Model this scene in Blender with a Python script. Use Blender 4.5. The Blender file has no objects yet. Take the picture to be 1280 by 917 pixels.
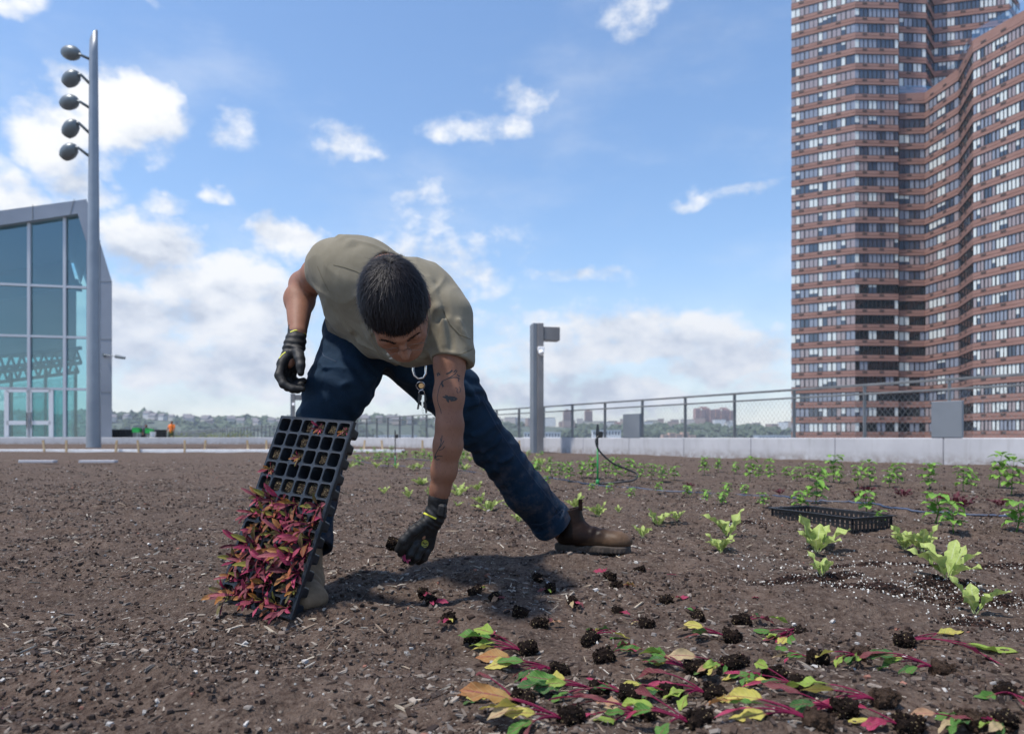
import bpy, bmesh, math, random
import numpy as np
from mathutils import Vector, Matrix
from mathutils.bvhtree import BVHTree
R = math.radians
random.seed(7); RNG = np.random.default_rng(7)
SC = bpy.context.scene
COL = SC.collection
# ---------------- camera (24 mm on full frame, level, lens raised), world, sun, exposure ----------------
CAM_Z = 0.45
FPX = 1280 * 24.0 / 36.0
HOR = 547.0
cam_d = bpy.data.cameras.new('camera'); cam = bpy.data.objects.new('camera', cam_d); COL.objects.link(cam)
cam.location = (0, 0, CAM_Z); cam.rotation_euler = (R(90), 0, 0)
cam_d.lens = 24; cam_d.sensor_width = 36; cam_d.sensor_fit = 'HORIZONTAL'
cam_d.shift_y = (HOR - 458.5) / 1280.0
cam_d.clip_start = 0.05; cam_d.clip_end = 20000
cam_d.dof.use_dof = True; cam_d.dof.focus_distance = 1.9; cam_d.dof.aperture_fstop = 4.5
SC.camera = cam
SC.view_settings.view_transform = 'Standard'; SC.view_settings.look = 'None'
SC.view_settings.gamma = 1; SC.view_settings.exposure = 0.9; SC.view_settings.use_curve_mapping = False
SUN_EL, SUN_AZ = R(66), math.atan2(-0.62, -0.34)      # azimuth measured from +Y towards +X
sun_d = bpy.data.lights.new('sun', 'SUN'); sun = bpy.data.objects.new('sun', sun_d); COL.objects.link(sun)
sun_d.energy = 2.8; sun_d.angle = R(3.5); sun_d.color = (1.0, 0.94, 0.86)
_sd = Vector((math.sin(SUN_AZ) * math.cos(SUN_EL), math.cos(SUN_AZ) * math.cos(SUN_EL), math.sin(SUN_EL)))
sun.rotation_euler = _sd.to_track_quat('Z', 'Y').to_euler(); sun.location = (-6, -4, 12)

def P(px, py, D):
    """a point of the place: D metres ahead, seen in the direction of this pixel of the 1280x917 photo"""
    return np.array([(px - 640.0) / FPX * D, D, CAM_Z + (HOR - py) / FPX * D])
def G(px, py, z=0.0):
    D = (CAM_Z - z) * FPX / (py - HOR)
    return np.array([(px - 640.0) / FPX * D, D, z])

class NT:
    """tiny node-tree writer"""
    def __init__(s, tree): s.t = tree; s.n = tree.nodes; s.l = tree.links
    def _in(s, sock, v):
        if v is None: return
        if isinstance(v, bpy.types.NodeSocket): s.l.new(v, sock)
        elif isinstance(v, (tuple, list)) and len(v) == 3 and sock.type == 'RGBA': sock.default_value = (*v, 1)
        else: sock.default_value = v
    def math(s, op, a, b=None, c=None, clamp=False):
        n = s.n.new('ShaderNodeMath'); n.operation = op; n.use_clamp = clamp
        s._in(n.inputs[0], a); s._in(n.inputs[1], b); s._in(n.inputs[2], c); return n.outputs[0]
    def vm(s, op, a, b=None, out=0, scale=None):
        n = s.n.new('ShaderNodeVectorMath'); n.operation = op
        s._in(n.inputs[0], a); s._in(n.inputs[1], b)
        if scale is not None: s._in(n.inputs[3], scale)
        return n.outputs[out]
    def noise(s, vec, scale=5, detail=4, rough=.5, dist=0, col=False, dim='3D'):
        n = s.n.new('ShaderNodeTexNoise'); n.noise_dimensions = dim
        s._in(n.inputs['Vector'], vec); n.inputs['Scale'].default_value = scale; n.inputs['Detail'].default_value = detail
        n.inputs['Roughness'].default_value = rough; n.inputs['Distortion'].default_value = dist
        return n.outputs[1 if col else 0]
    def vor(s, vec, scale=5, feat='F1', out=0, rand=1.0):
        n = s.n.new('ShaderNodeTexVoronoi'); n.feature = feat
        s._in(n.inputs['Vector'], vec); n.inputs['Scale'].default_value = scale; n.inputs['Randomness'].default_value = rand
        return n.outputs[out]
    def ramp(s, v, stops, interp='LINEAR'):
        n = s.n.new('ShaderNodeValToRGB'); s._in(n.inputs[0], v); cr = n.color_ramp; cr.interpolation = interp
        while len(cr.elements) < len(stops): cr.elements.new(0.5)
        for e, (p, c) in zip(cr.elements, stops):
            e.position = p; e.color = (*c, 1) if isinstance(c, tuple) else (c, c, c, 1)
        return n.outputs[0]
    def mix(s, f, a, b, mode='MIX'):
        n = s.n.new('ShaderNodeMix'); n.data_type = 'RGBA'; n.blend_type = mode
        s._in(n.inputs[0], f); s._in(n.inputs[6], a); s._in(n.inputs[7], b); return n.outputs[2]
    def mr(s, v, a, b, c=0., d=1., smooth=False):
        n = s.n.new('ShaderNodeMapRange'); n.interpolation_type = 'SMOOTHSTEP' if smooth else 'LINEAR'
        s._in(n.inputs[0], v); n.inputs[1].default_value = a; n.inputs[2].default_value = b
        n.inputs[3].default_value = c; n.inputs[4].default_value = d; return n.outputs[0]
    def coord(s, kind='Object'):
        return s.n.new('ShaderNodeTexCoord').outputs[kind]
    def mapping(s, v, scale=(1, 1, 1), rot=(0, 0, 0)):
        n = s.n.new('ShaderNodeMapping'); s._in(n.inputs[0], v); n.inputs['Scale'].default_value = scale; n.inputs['Rotation'].default_value = rot
        return n.outputs[0]
    def bump(s, h, strength=.5, dist=.01, normal=None):
        n = s.n.new('ShaderNodeBump'); n.inputs['Strength'].default_value = strength; n.inputs['Distance'].default_value = dist
        s._in(n.inputs['Height'], h); s._in(n.inputs['Normal'], normal); return n.outputs[0]
    def attr(s, name, out='Color'):
        n = s.n.new('ShaderNodeAttribute'); n.attribute_name = name; return n.outputs[out]

def mat(name, col=(.5, .5, .5), rough=.6, metal=0., spec=.5, fn=None, **kw):
    m = bpy.data.materials.new(name); m.use_nodes = True
    t = NT(m.node_tree); b = m.node_tree.nodes['Principled BSDF']
    b.inputs['Base Color'].default_value = (*col, 1); b.inputs['Roughness'].default_value = rough
    b.inputs['Metallic'].default_value = metal; b.inputs['Specular IOR Level'].default_value = spec
    for k, v in kw.items(): b.inputs[k.replace('_', ' ')].default_value = v
    if fn: fn(t, b)
    return m
def noisy(c1, c2, scale=6, detail=5, bump=.2, bdist=.005, lo=.35, hi=.65, bscale=None, rough=.55):
    """two-tone weathered surface with a little relief"""
    def fn(t, b):
        c = t.coord(); n = t.noise(c, scale, detail, rough)
        t._in(b.inputs['Base Color'], t.ramp(n, [(lo, c1), (hi, c2)]))
        t._in(b.inputs['Normal'], t.bump(t.noise(c, bscale or scale * 6, 4, .6), bump, bdist))
    return fn

# ---------------- world: Nishita sky with clouds placed by azimuth and elevation ----------------
W = bpy.data.worlds.new('World'); SC.world = W; W.use_nodes = True
t = NT(W.node_tree); bg = W.node_tree.nodes['Background']
sky = t.n.new('ShaderNodeTexSky'); sky.sky_type = 'NISHITA'; sky.sun_disc = False
sky.sun_elevation = SUN_EL; sky.sun_rotation = SUN_AZ; sky.altitude = 50; sky.air_density = 1.0; sky.dust_density = 0.6; sky.ozone_density = 1.1
hs = t.n.new('ShaderNodeHueSaturation'); t.l.new(sky.outputs[0], hs.inputs['Color'])
hs.inputs['Saturation'].default_value = 1.16; hs.inputs['Value'].default_value = 1.18; hs.inputs['Hue'].default_value = 0.5
gen = t.coord('Generated')
dirn = t.vm('NORMALIZE', gen)
sx = t.n.new('ShaderNodeSeparateXYZ'); t.l.new(dirn, sx.inputs[0])
az = t.math('ARCTAN2', sx.outputs[0], sx.outputs[1]); el = t.math('ARCSINE', sx.outputs[2])
cb = t.n.new('ShaderNodeCombineXYZ'); t.l.new(az, cb.inputs[0]); t.l.new(el, cb.inputs[1])
ae = cb.outputs[0]
warp = t.vm('SCALE', t.vm('SUBTRACT', t.noise(t.mapping(dirn, (1, 1, 1.5)), 5, 4, .6, col=True), (.5, .5, .5)), scale=.11)
warp2 = t.vm('SCALE', t.vm('SUBTRACT', t.noise(dirn, 22, 3, .6, col=True), (.5, .5, .5)), scale=.035)
aw = t.vm('ADD', t.vm('ADD', ae, warp), warp2)
# px, py, half-width, half-height, strength
CLOUDS = [(150,155,75,42,1.0),(60,175,70,45,.8),(95,225,60,30,.8),(20,250,50,30,.7),(185,305,75,36,1.0),(255,355,95,35,.9),(352,305,42,30,1.0),
 (290,395,140,40,.8),(140,400,90,60,.8),(560,335,85,34,.62),(530,262,45,28,.5),(662,120,34,22,.5),(622,156,62,15,.44),(550,160,35,12,.4),
 (432,182,34,20,.5),(292,160,26,24,.45),(787,28,32,34,.52),(712,343,56,12,.6),(876,241,24,9,.42),(948,232,42,11,.42),(272,241,18,8,.55),
 (215,250,18,13,.5),(15,8,30,14,.6),(165,3,34,9,.55),(800,415,120,34,.85),(900,440,90,40,.8),(690,440,90,36,.6),(560,420,120,30,.5),(962,412,14,7,.5),
 (300,455,190,45,.8),(700,490,330,32,.75),(1180,470,200,30,.8),(-150,300,160,60,.8),(1500,250,200,60,.8),(1750,420,260,60,.9),(-500,420,300,70,.9)]
dens = None
for (cx, cy, rx, ry, s_) in CLOUDS:
    if s_ < .65: rx *= 1.3; ry *= 1.2; s_ *= .86
    X = (cx - 640) / FPX; Z = (HOR - cy) / FPX
    a0 = math.atan(X); e0 = math.atan(Z * math.cos(a0)); k = math.cos(a0)
    ra = rx / FPX * k * k; re = ry / FPX * k
    d = t.vm('LENGTH', t.vm('MULTIPLY', t.vm('SUBTRACT', aw, (a0, e0, 0)), (1 / ra, 1 / re, 0)), out=1)
    m_ = t.mr(d, 0.2, 1.75, s_, 0.0, True)
    dens = m_ if dens is None else t.math('MAXIMUM', dens, m_)
fb = t.noise(t.mapping(dirn, (1, 1, 1.6)), 9, 7, .6)
fbf = t.noise(t.mapping(dirn, (1, 1, 1.4)), 34, 4, .6)
edge = t.math('ADD', t.math('MULTIPLY', t.math('SUBTRACT', fb, .5), 1.6), t.math('MULTIPLY', t.math('SUBTRACT', fbf, .5), .55))
dd = t.math('ADD', dens, edge)
cover = t.mr(dd, .17, .74, 0, 1, True)
# no cloud where no blob stands, except a thin veil
cover = t.math('MULTIPLY', cover, t.mr(dens, .02, .3, 0, 1, True))
veil = t.math('MULTIPLY', t.mr(t.noise(t.mapping(dirn, (1, 1, 2.5)), 3.5, 7, .6), .45, .8, 0, .28, True), 1.0)
lowh = t.mr(el, 0.0, .26, .62, 0.0, True)
cover = t.math('MAXIMUM', cover, t.math('MAXIMUM', veil, lowh))
# lit tops, grey bases: density sampled towards the sun
fb2 = t.noise(t.vm('ADD', t.mapping(dirn, (1, 1, 1.6)), (-.03, 0, .05)), 9, 7, .6)
shade = t.math('ADD', t.math('MULTIPLY', t.math('SUBTRACT', fb, fb2), 2.2), t.mr(t.noise(t.mapping(dirn, (1, 1, 2.2)), 4, 5, .55), .3, .7, .35, .75))
shade = t.math('ADD', shade, t.mr(el, .05, .32, -.12, .15))
ccol = t.ramp(shade, [(.12, (3.2, 3.5, 4.05)), (.45, (4.7, 4.9, 5.2)), (.8, (5.9, 5.9, 5.85))])
fin = t.mix(cover, hs.outputs[0], ccol)
t.l.new(fin, bg.inputs['Color']); bg.inputs['Strength'].default_value = 0.1

# ---------------- numpy noise ----------------
def _h(ix, iy, iz, seed):
    n = (ix.astype(np.int64) * 374761393 + iy.astype(np.int64) * 668265263 + iz.astype(np.int64) * 2147483647 + seed * 144665) & 0xffffffff
    n = ((n ^ (n >> 13)) * 1274126177) & 0xffffffff
    n = ((n ^ (n >> 15)) * 2246822519) & 0xffffffff
    return ((n ^ (n >> 16)) & 0xffffff) / float(0xffffff) * 2 - 1
def vnoise3(p, seed=0):
    i = np.floor(p); f = p - i; u = f * f * (3 - 2 * f); i = i.astype(np.int64)
    r = 0
    for dx in (0, 1):
        for dy in (0, 1):
            for dz in (0, 1):
                w = (u[..., 0] if dx else 1 - u[..., 0]) * (u[..., 1] if dy else 1 - u[..., 1]) * (u[..., 2] if dz else 1 - u[..., 2])
                r = r + w * _h(i[..., 0] + dx, i[..., 1] + dy, i[..., 2] + dz, seed)
    return r
def vnoise2(x, y, seed=0):
    ix = np.floor(x); iy = np.floor(y); fx = x - ix; fy = y - iy
    ux = fx * fx * (3 - 2 * fx); uy = fy * fy * (3 - 2 * fy); ix = ix.astype(np.int64); iy = iy.astype(np.int64); z = np.zeros_like(ix)
    a = _h(ix, iy, z, seed); b = _h(ix + 1, iy, z, seed); c = _h(ix, iy + 1, z, seed); d = _h(ix + 1, iy + 1, z, seed)
    return (a * (1 - ux) + b * ux) * (1 - uy) + (c * (1 - ux) + d * ux) * uy

# ---------------- object helpers ----------------
def link(o, parent=None):
    COL.objects.link(o)
    if parent is not None: o.parent = parent
    return o
def tag(o, label=None, cat=None, group=None, kind=None):
    if label: o['label'] = label
    if cat: o['category'] = cat
    if group: o['group'] = group
    if kind: o['kind'] = kind
    return o
def empty(name, loc=(0, 0, 0), rz=0.):
    o = bpy.data.objects.new(name, None); COL.objects.link(o); o.location = loc; o.rotation_euler = (0, 0, rz); o.empty_display_size = .1
    return o
def np_mesh(name, V, F, mats=(), smooth=True, parent=None, fm=None, cols=None, colname='col'):
    """V (n,3), F list of int arrays (quads/tris), cols per-vertex rgb"""
    me = bpy.data.meshes.new(name)
    V = np.asarray(V, dtype=np.float32)
    if isinstance(F, np.ndarray): F = [F]
    F = [np.asarray(f, dtype=np.int32) for f in F if len(f)]
    nl = sum(f.size for f in F); nf = sum(len(f) for f in F)
    me.vertices.add(len(V)); me.vertices.foreach_set('co', V.ravel())
    me.loops.add(nl); me.loops.foreach_set('vertex_index', np.concatenate([f.ravel() for f in F]) if F else np.zeros(0, np.int32))
    me.polygons.add(nf)
    sizes = np.concatenate([np.full(len(f), f.shape[1], np.int32) for f in F])
    me.polygons.foreach_set('loop_start', np.concatenate([[0], np.cumsum(sizes)[:-1]]).astype(np.int32))
    me.polygons.foreach_set('loop_total', sizes)
    if fm is not None: me.polygons.foreach_set('material_index', np.asarray(fm, np.int32))
    me.polygons.foreach_set('use_smooth', np.full(nf, bool(smooth)))
    if cols is not None:
        a = me.color_attributes.new(colname, 'FLOAT_COLOR', 'POINT')
        c = np.ones((len(V), 4), np.float32); c[:, :3] = cols; a.data.foreach_set('color', c.ravel())
    me.update(); me.validate()
    for m in mats: me.materials.append(m)
    o = bpy.data.objects.new(name, me)
    return link(o, parent)

class MB:
    """collects shapes, then builds ONE mesh object"""
    def __init__(s): s.v = []; s.f = []; s.m = []; s.c = []; s.n = 0
    def add(s, V, F, m=0, c=(1, 1, 1)):
        V = np.asarray(V, float); 
        for f in F: s.f.append([i + s.n for i in f]); s.m.append(m)
        s.v.append(V); c = np.tile(np.asarray(c, float), (len(V), 1)) if np.ndim(c) == 1 else np.asarray(c, float)
        if c.shape[1] == 3: c = np.concatenate([c, np.full((len(c), 1), .5)], 1)
        s.c.append(c); s.n += len(V)
        return s
    def box(s, c, size, M=None, m=0, col=(1, 1, 1), bev=0.):
        hx, hy, hz = [q / 2 for q in size]
        if bev <= 0:
            V = np.array([[x, y, z] for x in (-hx, hx) for y in (-hy, hy) for z in (-hz, hz)])
            F = [(0, 1, 3, 2), (4, 6, 7, 5), (0, 4, 5, 1), (2, 3, 7, 6), (0, 2, 6, 4), (1, 5, 7, 3)]
        else:
            b = min(bev, hx * .9, hy * .9, hz * .9); V = []; 
            for x in (-1, 1):
                for y in (-1, 1):
                    for z in (-1, 1):
                        V += [[x * hx, y * (hy - b), z * (hz - b)], [x * (hx - b), y * hy, z * (hz - b)], [x * (hx - b), y * (hy - b), z * hz]]
            V = np.array(V)
            def I(x, y, z, k): return ((x * 2 + y) * 2 + z) * 3 + k
            F = []
            for a in (0, 1):
                F.append([I(a, 0, 0, 0), I(a, 1, 0, 0), I(a, 1, 1, 0), I(a, 0, 1, 0)][::(1 if a else -1)])
                F.append([I(0, a, 0, 1), I(1, a, 0, 1), I(1, a, 1, 1), I(0, a, 1, 1)][::(-1 if a else 1)])
                F.append([I(0, 0, a, 2), I(1, 0, a, 2), I(1, 1, a, 2), I(0, 1, a, 2)][::(1 if a else -1)])
                for b2 in (0, 1):
                    q = [I(a, b2, 0, 0), I(a, b2, 1, 0), I(a, b2, 1, 1), I(a, b2, 0, 1)]; F.append(q[::(-1 if (a ^ b2) == 0 else 1)])
                    q = [I(a, 0, b2, 0), I(a, 1, b2, 0), I(a, 1, b2, 2), I(a, 0, b2, 2)]; F.append(q[::(1 if (a ^ b2) == 0 else -1)][::-1])
                    q = [I(0, a, b2, 1), I(1, a, b2, 1), I(1, a, b2, 2), I(0, a, b2, 2)]; F.append(q[::(1 if (a ^ b2) == 0 else -1)])
                    for c2 in (0, 1):
                        q = [I(a, b2, c2, 0), I(a, b2, c2, 1), I(a, b2, c2, 2)]; F.append(q if (a + b2 + c2) % 2 else q[::-1])
        if M is not None: V = V @ np.asarray(M, float)[:3, :3].T
        return s.add(V + np.asarray(c, float), F, m, col)
    def tube(s, pts, r, seg=8, m=0, col=(1, 1, 1), caps=True, flat=1.0):
        pts = np.asarray(pts, float); n = len(pts); r = np.broadcast_to(np.asarray(r, float), (n,))
        T = np.gradient(pts, axis=0); T /= np.linalg.norm(T, axis=1)[:, None] + 1e-12
        up = np.array([0, 0, 1.]) if abs(T[0][2]) < .9 else np.array([1., 0, 0]); V = []
        for i in range(n):
            a = np.cross(T[i], up); a /= np.linalg.norm(a) + 1e-12; b = np.cross(a, T[i]); up = b
            for k in range(seg):
                q = 2 * math.pi * k / seg; V.append(pts[i] + r[i] * (math.cos(q) * a + math.sin(q) * b * flat))
        F = [(i * seg + k, i * seg + (k + 1) % seg, (i + 1) * seg + (k + 1) % seg, (i + 1) * seg + k) for i in range(n - 1) for k in range(seg)]
        if caps: F += [tuple(range(seg))[::-1], tuple((n - 1) * seg + k for k in range(seg))]
        return s.add(V, F, m, col)
    def prism(s, poly, z0, z1, m=0, col=(1, 1, 1)):
        n = len(poly); V = [(x, y, z0) for x, y in poly] + [(x, y, z1) for x, y in poly]
        F = [(i, (i + 1) % n, n + (i + 1) % n, n + i) for i in range(n)] + [tuple(range(n))[::-1], tuple(range(n, 2 * n))]
        return s.add(V, F, m, col)
    def build(s, name, mats, parent=None, smooth=False, cols=False):
        me = bpy.data.meshes.new(name); V = np.concatenate(s.v)
        me.from_pydata(V.tolist(), [], s.f)
        mats = mats if isinstance(mats, (list, tuple)) else [mats]
        for m in mats: me.materials.append(m)
        me.polygons.foreach_set('material_index', np.asarray(s.m, np.int32))
        me.polygons.foreach_set('use_smooth', np.full(len(s.f), bool(smooth)))
        if cols:
            a = me.color_attributes.new('col', 'FLOAT_COLOR', 'POINT'); c = np.concatenate(s.c).astype(np.float32)
            a.data.foreach_set('color', c.ravel())
        me.update()
        bm = bmesh.new(); bm.from_mesh(me); bmesh.ops.recalc_face_normals(bm, faces=bm.faces); bm.to_mesh(me); bm.free()
        return link(bpy.data.objects.new(name, me), parent)
def copy_tree(o, parent=None, kids=None):
    c = o.copy(); COL.objects.link(c); c.parent = parent
    for ch in list(o.children): copy_tree(ch, c)
    return c
ORD = ['first', 'second', 'third', 'fourth', 'fifth', 'sixth', 'seventh', 'eighth', 'ninth', 'tenth', 'eleventh', 'twelfth', 'thirteenth', 'fourteenth',
       'fifteenth', 'sixteenth', 'seventeenth', 'eighteenth', 'nineteenth', 'twentieth', 'twenty-first', 'twenty-second', 'twenty-third', 'twenty-fourth', 'twenty-fifth', 'twenty-sixth', 'twenty-seventh', 'twenty-eighth', 'twenty-ninth', 'thirtieth']
# ======================= the ground =======================
FD = np.array([-.624, 1.0]); FD = FD / np.linalg.norm(FD)          # direction of the parapet, away from the camera
F0 = np.array([1.05, 21.9]) - FD * 22.0                             # near end of the parapet (outside the picture, right)
FN = np.array([FD[1], -FD[0]])                                      # outwards
MOUNDS = []                                                         # (x, y, sx, sy, h)
def mound(px, py, sx, sy, h):
    g = G(px, py); MOUNDS.append((g[0], g[1], sx, sy, h))
mound(405, 772, .16, .05, .022); mound(455, 765, .10, .05, .016); mound(480, 745, .26, .08, -.022); mound(330, 790, .10, .04, .012)
mound(740, 702, .34, .05, .02); mound(650, 712, .2, .06, -.012); mound(980, 640, .5, .2, .02); mound(1150, 700, .3, .06, -.02)
mound(1210, 770, .3, .05, -.018); mound(1060, 760, .25, .05, .018); mound(150, 830, .22, .03, -.02); mound(170, 845, .2, .03, .016)
mound(90, 665, .18, .09, -.018); mound(1000, 700, .4, .05, .012); mound(430, 850, .25, .07, .006); mound(870, 745, .3, .05, .014); mound(1110, 655, .25, .1, -.01)
def soil_h(x, y):
    x = np.asarray(x, float); y = np.asarray(y, float)
    near = np.clip(1.6 - y / 7, 0.12, 1); mid = np.clip(1.4 - y / 20, .3, 1)
    h = .028 * vnoise2(x / .9, y / .75, 1) * (.6 + .4 * np.clip(y / 3, 0, 1)) + .019 * vnoise2(x / .33, y / .25, 2) * mid
    a = vnoise2(x / .11, y / .08, 3); h = h + .015 * a * near + .007 * (1 - np.abs(vnoise2(x / .055, y / .05, 4)) * 2) * near * .6
    rough = np.clip(.55 + .9 * vnoise2(x / .8, y / .5, 9), .12, 1)
    h = h + (.0045 * vnoise2(x / .024, y / .022, 5) + .0026 * vnoise2(x / .0115, y / .0115, 6)) * near * rough
    for (mx, my, sx, sy, hh) in MOUNDS:
        h = h + hh * np.exp(-((x - mx) / sx) ** 2 - ((y - my) / sy) ** 2)
    return h
def hz(x, y): return float(soil_h(np.array([x]), np.array([y]))[0])

def soil_nodes(t, b):
    c = t.coord('Object')
    big = t.noise(c, 1.3, 5, .6); med = t.noise(c, 11, 6, .65); fine = t.noise(c, 70, 5, .7); gr = t.noise(c, 260, 3, .7)
    base = t.ramp(med, [(.3, (.036, .0235, .018)), (.5, (.088, .058, .044)), (.72, (.150, .107, .083))])
    base = t.mix(t.mr(big, .42, .7, 0, .5), base, (.082, .060, .048)); base = t.mix(t.mr(t.noise(c, 2.4, 5, .65), .5, .72, 0, .55), base, (.034, .023, .018))
    base = t.mix(t.mr(fine, .42, .74, 0, .75), base, (.205, .16, .13))
    base = t.mix(t.mr(fine, .44, .26, 0, .85), base, (.022, .016, .0135))
    # pale crumbs and fibres, tiny, of the compost itself
    v = t.vor(t.mapping(c, (1, 1, 1)), 120, 'F1', 0); vc = t.vor(c, 120, 'F1', 1)
    sep = t.n.new('ShaderNodeSeparateColor'); t.l.new(vc, sep.inputs[0])
    pick = t.math('MULTIPLY', t.mr(sep.outputs[0], .86, .9), t.mr(v, .42, .25))
    base = t.mix(t.math('MULTIPLY', pick, .75), base, t.ramp(sep.outputs[1], [(0, (.22, .18, .15)), (.6, (.32, .27, .22)), (1, (.5, .47, .42))]))
    t._in(b.inputs['Base Color'], base)
    hgt = t.math('ADD', t.math('MULTIPLY', fine, 1.0), t.math('MULTIPLY', gr, .45))
    hgt = t.math('ADD', hgt, t.math('MULTIPLY', v, -.35))
    t._in(b.inputs['Normal'], t.bump(hgt, 1.0, .012))
M_SOIL = mat('soil', rough=.95, spec=.15, fn=soil_nodes)
M_DIRT = mat('potting_mix', rough=.95, spec=.12, fn=lambda t, b: (t._in(b.inputs['Base Color'], t.ramp(t.noise(t.coord(), 160, 4, .7), [(.35, (.008, .006, .005)), (.62, (.04, .027, .021)), (.74, (.15, .12, .08))])), t._in(b.inputs['Normal'], t.bump(t.noise(t.coord(), 300, 3, .7), 1, .006))))

def axis_pts(lo, f0, f1, hi, step, g):
    mid = list(np.arange(f0, f1, step)); a = []; x = f0; s = step
    while x > lo: s *= g; x -= s; a.append(x)
    b = []; x = mid[-1]; s = step
    while x < hi: s *= g; x += s; b.append(x)
    return np.array(a[::-1] + mid + b)
xs = axis_pts(-60, -2.0, 2.4, 24, .0078, 1.045); ys = axis_pts(.3, .95, 3.2, 50.2, .0072, 1.012)
X, Y = np.meshgrid(xs, ys, indexing='xy'); Zs = soil_h(X, Y)
Vs = np.stack([X, Y, Zs], -1).reshape(-1, 3)
ny, nx = X.shape; I = np.arange(ny * nx).reshape(ny, nx)
Q = np.stack([I[:-1, :-1], I[:-1, 1:], I[1:, 1:], I[1:, :-1]], -1).reshape(-1, 4)
cx = X.ravel()[Q].mean(1); cy = Y.ravel()[Q].mean(1); side = (cx - F0[0]) * FN[0] + (cy - F0[1]) * FN[1]
Q = Q[side < .25]
tag(np_mesh('ground', Vs, Q, [M_SOIL]), kind='structure')
# roof slab under the soil and the land and river far below
M_CONC = mat('concrete', rough=.8, fn=noisy((.42, .42, .43), (.56, .56, .57), 1.7, 6, .25, .004, .3, .7, 60))
sl = MB(); sl.prism([(F0[0] - FD[0] * 12 + FN[0] * 3, F0[1] - FD[1] * 12 + FN[1] * 3), (F0[0] + FD[0] * 190 + FN[0] * 3, F0[1] + FD[1] * 190 + FN[1] * 3), (-160, 160), (-160, -14)], -1.2, -.35)
tag(sl.build('roof', M_CONC), kind='structure')
M_WATER = mat('river_water', (.03, .06, .08), .12, fn=lambda t, b: t._in(b.inputs['Normal'], t.bump(t.noise(t.mapping(t.coord(), (.05, .15, 1)), 6, 5, .6), .3, .6)))
wv = [(-9000, -1500, -24), (9000, -1500, -24), (9000, 12000, -24), (-9000, 12000, -24)]
tag(np_mesh('river', wv, np.array([[0, 1, 2, 3]]), [M_WATER]), kind='structure')
M_CITY = mat('city_ground', (.2, .2, .2), .9, fn=noisy((.12, .13, .12), (.26, .25, .23), .05, 5, 0, .001))
tag(MB().prism([(-400, -600), (900, -600), (900, 330), (-400, 330)], -27, -23).build('land', M_CITY), kind='structure')

# loose chips, clods and perlite: nobody could count them
def scatter_xy(n, dmax=9.0, dmin=.95):
    dmax = max(dmax, 8) * 2.0; D = dmin * (dmax / dmin) ** (RNG.random(n) ** .95); D = np.where((D > 7) & (RNG.random(n) < (D - 7) / 9), dmin + (D - 7) * .5, D); u = RNG.random(n) * 1.1 - .05
    return (u - .5) * 1.5 * D, D
def chips(name, n, lmin, lmax, wr, th, cols, dens=None, dmax=9., mt=None, power=2.2, spots=None):
    x, y = scatter_xy(n, dmax)
    if spots is not None:
        k = RNG.integers(0, len(spots), n); sp3 = np.array(spots); x = sp3[k, 0] + RNG.normal(0, 1, n) * sp3[k, 2] + .06 * vnoise2(x * 9, y * 9, 3); y = sp3[k, 1] + RNG.normal(0, 1, n) * sp3[k, 3]; n = len(x)
    if dens is not None:
        k = RNG.random(n) < dens(x, y); x, y = x[k], y[k]; n = len(x)
    L = (lmin + (lmax - lmin) * RNG.random(n) ** power); L *= np.clip(.75 + y / 9, .8, 2.0); w = L * (wr[0] + (wr[1] - wr[0]) * RNG.random(n)); h = np.maximum(w * th, .0006)
    z = soil_h(x, y); a = RNG.random(n) * 2 * np.pi; tilt = RNG.normal(0, .28, n); roll = RNG.normal(0, .3, n)
    d = np.stack([np.cos(a) * np.cos(tilt), np.sin(a) * np.cos(tilt), np.sin(tilt)], 1)
    s = np.stack([-np.sin(a), np.cos(a), np.zeros(n)], 1); up = np.cross(d, s); s = s * np.cos(roll)[:, None] + up * np.sin(roll)[:, None]; up = np.cross(d, s)
    base = np.array([[-.5, -.35, 0], [.45, -.5, 0], [.52, .3, 0], [-.38, .5, 0], [-.45, -.3, 1], [.4, -.42, 1], [.45, .25, 1], [-.3, .42, 1]])
    J = base[None] + RNG.normal(0, .09, (n, 8, 3)); 
    V = np.stack([x, y, z], 1)[:, None] + (J[:, :, 0:1] * L[:, None, None]) * d[:, None] + (J[:, :, 1:2] * w[:, None, None]) * s[:, None] + ((J[:, :, 2:3] + .05) * h[:, None, None]) * up[:, None]
    F = np.array([[0, 3, 2, 1], [4, 5, 6, 7], [0, 1, 5, 4], [1, 2, 6, 5], [2, 3, 7, 6], [3, 0, 4, 7]])
    Q = (F[None] + (np.arange(n) * 8)[:, None, None]).reshape(-1, 4)
    cols = np.array(cols); c = cols[RNG.integers(0, len(cols), n)] * (RNG.random((n, 1)) * .5 + .7)
    o = np_mesh(name, V.reshape(-1, 3), Q, [mt], smooth=False, cols=np.repeat(c, 8, 0)); return o
M_CHIP = mat('chips', rough=.9, spec=.2, fn=lambda t, b: t._in(b.inputs['Base Color'], t.attr('col')))
PERL = [G(1180, 700), G(1060, 690), G(1230, 740), G(900, 640), G(1120, 720), G(1230, 660), G(970, 700)]
def dl(x, y): return np.clip(1.0 - (x / y + .05) * 1.35, .13, 1) * np.clip(.55 + .9 * vnoise2(x / .5, y / .4, 31), .08, 1)
dens_any = lambda x, y: np.clip(.5 + .8 * vnoise2(x / .4, y / .3, 33), .1, 1)
def dp(x, y):
    r = .016 * np.ones_like(x)
    for g in PERL: r = r + .6 * np.exp(-((x - g[0]) / .22) ** 2 - ((y - g[1]) / .14) ** 2)
    return np.clip(r, 0, 1)
BR = [(.048, .031, .024), (.08, .055, .043), (.11, .082, .066), (.03, .022, .02), (.15, .12, .1), (.06, .045, .04)]
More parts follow.
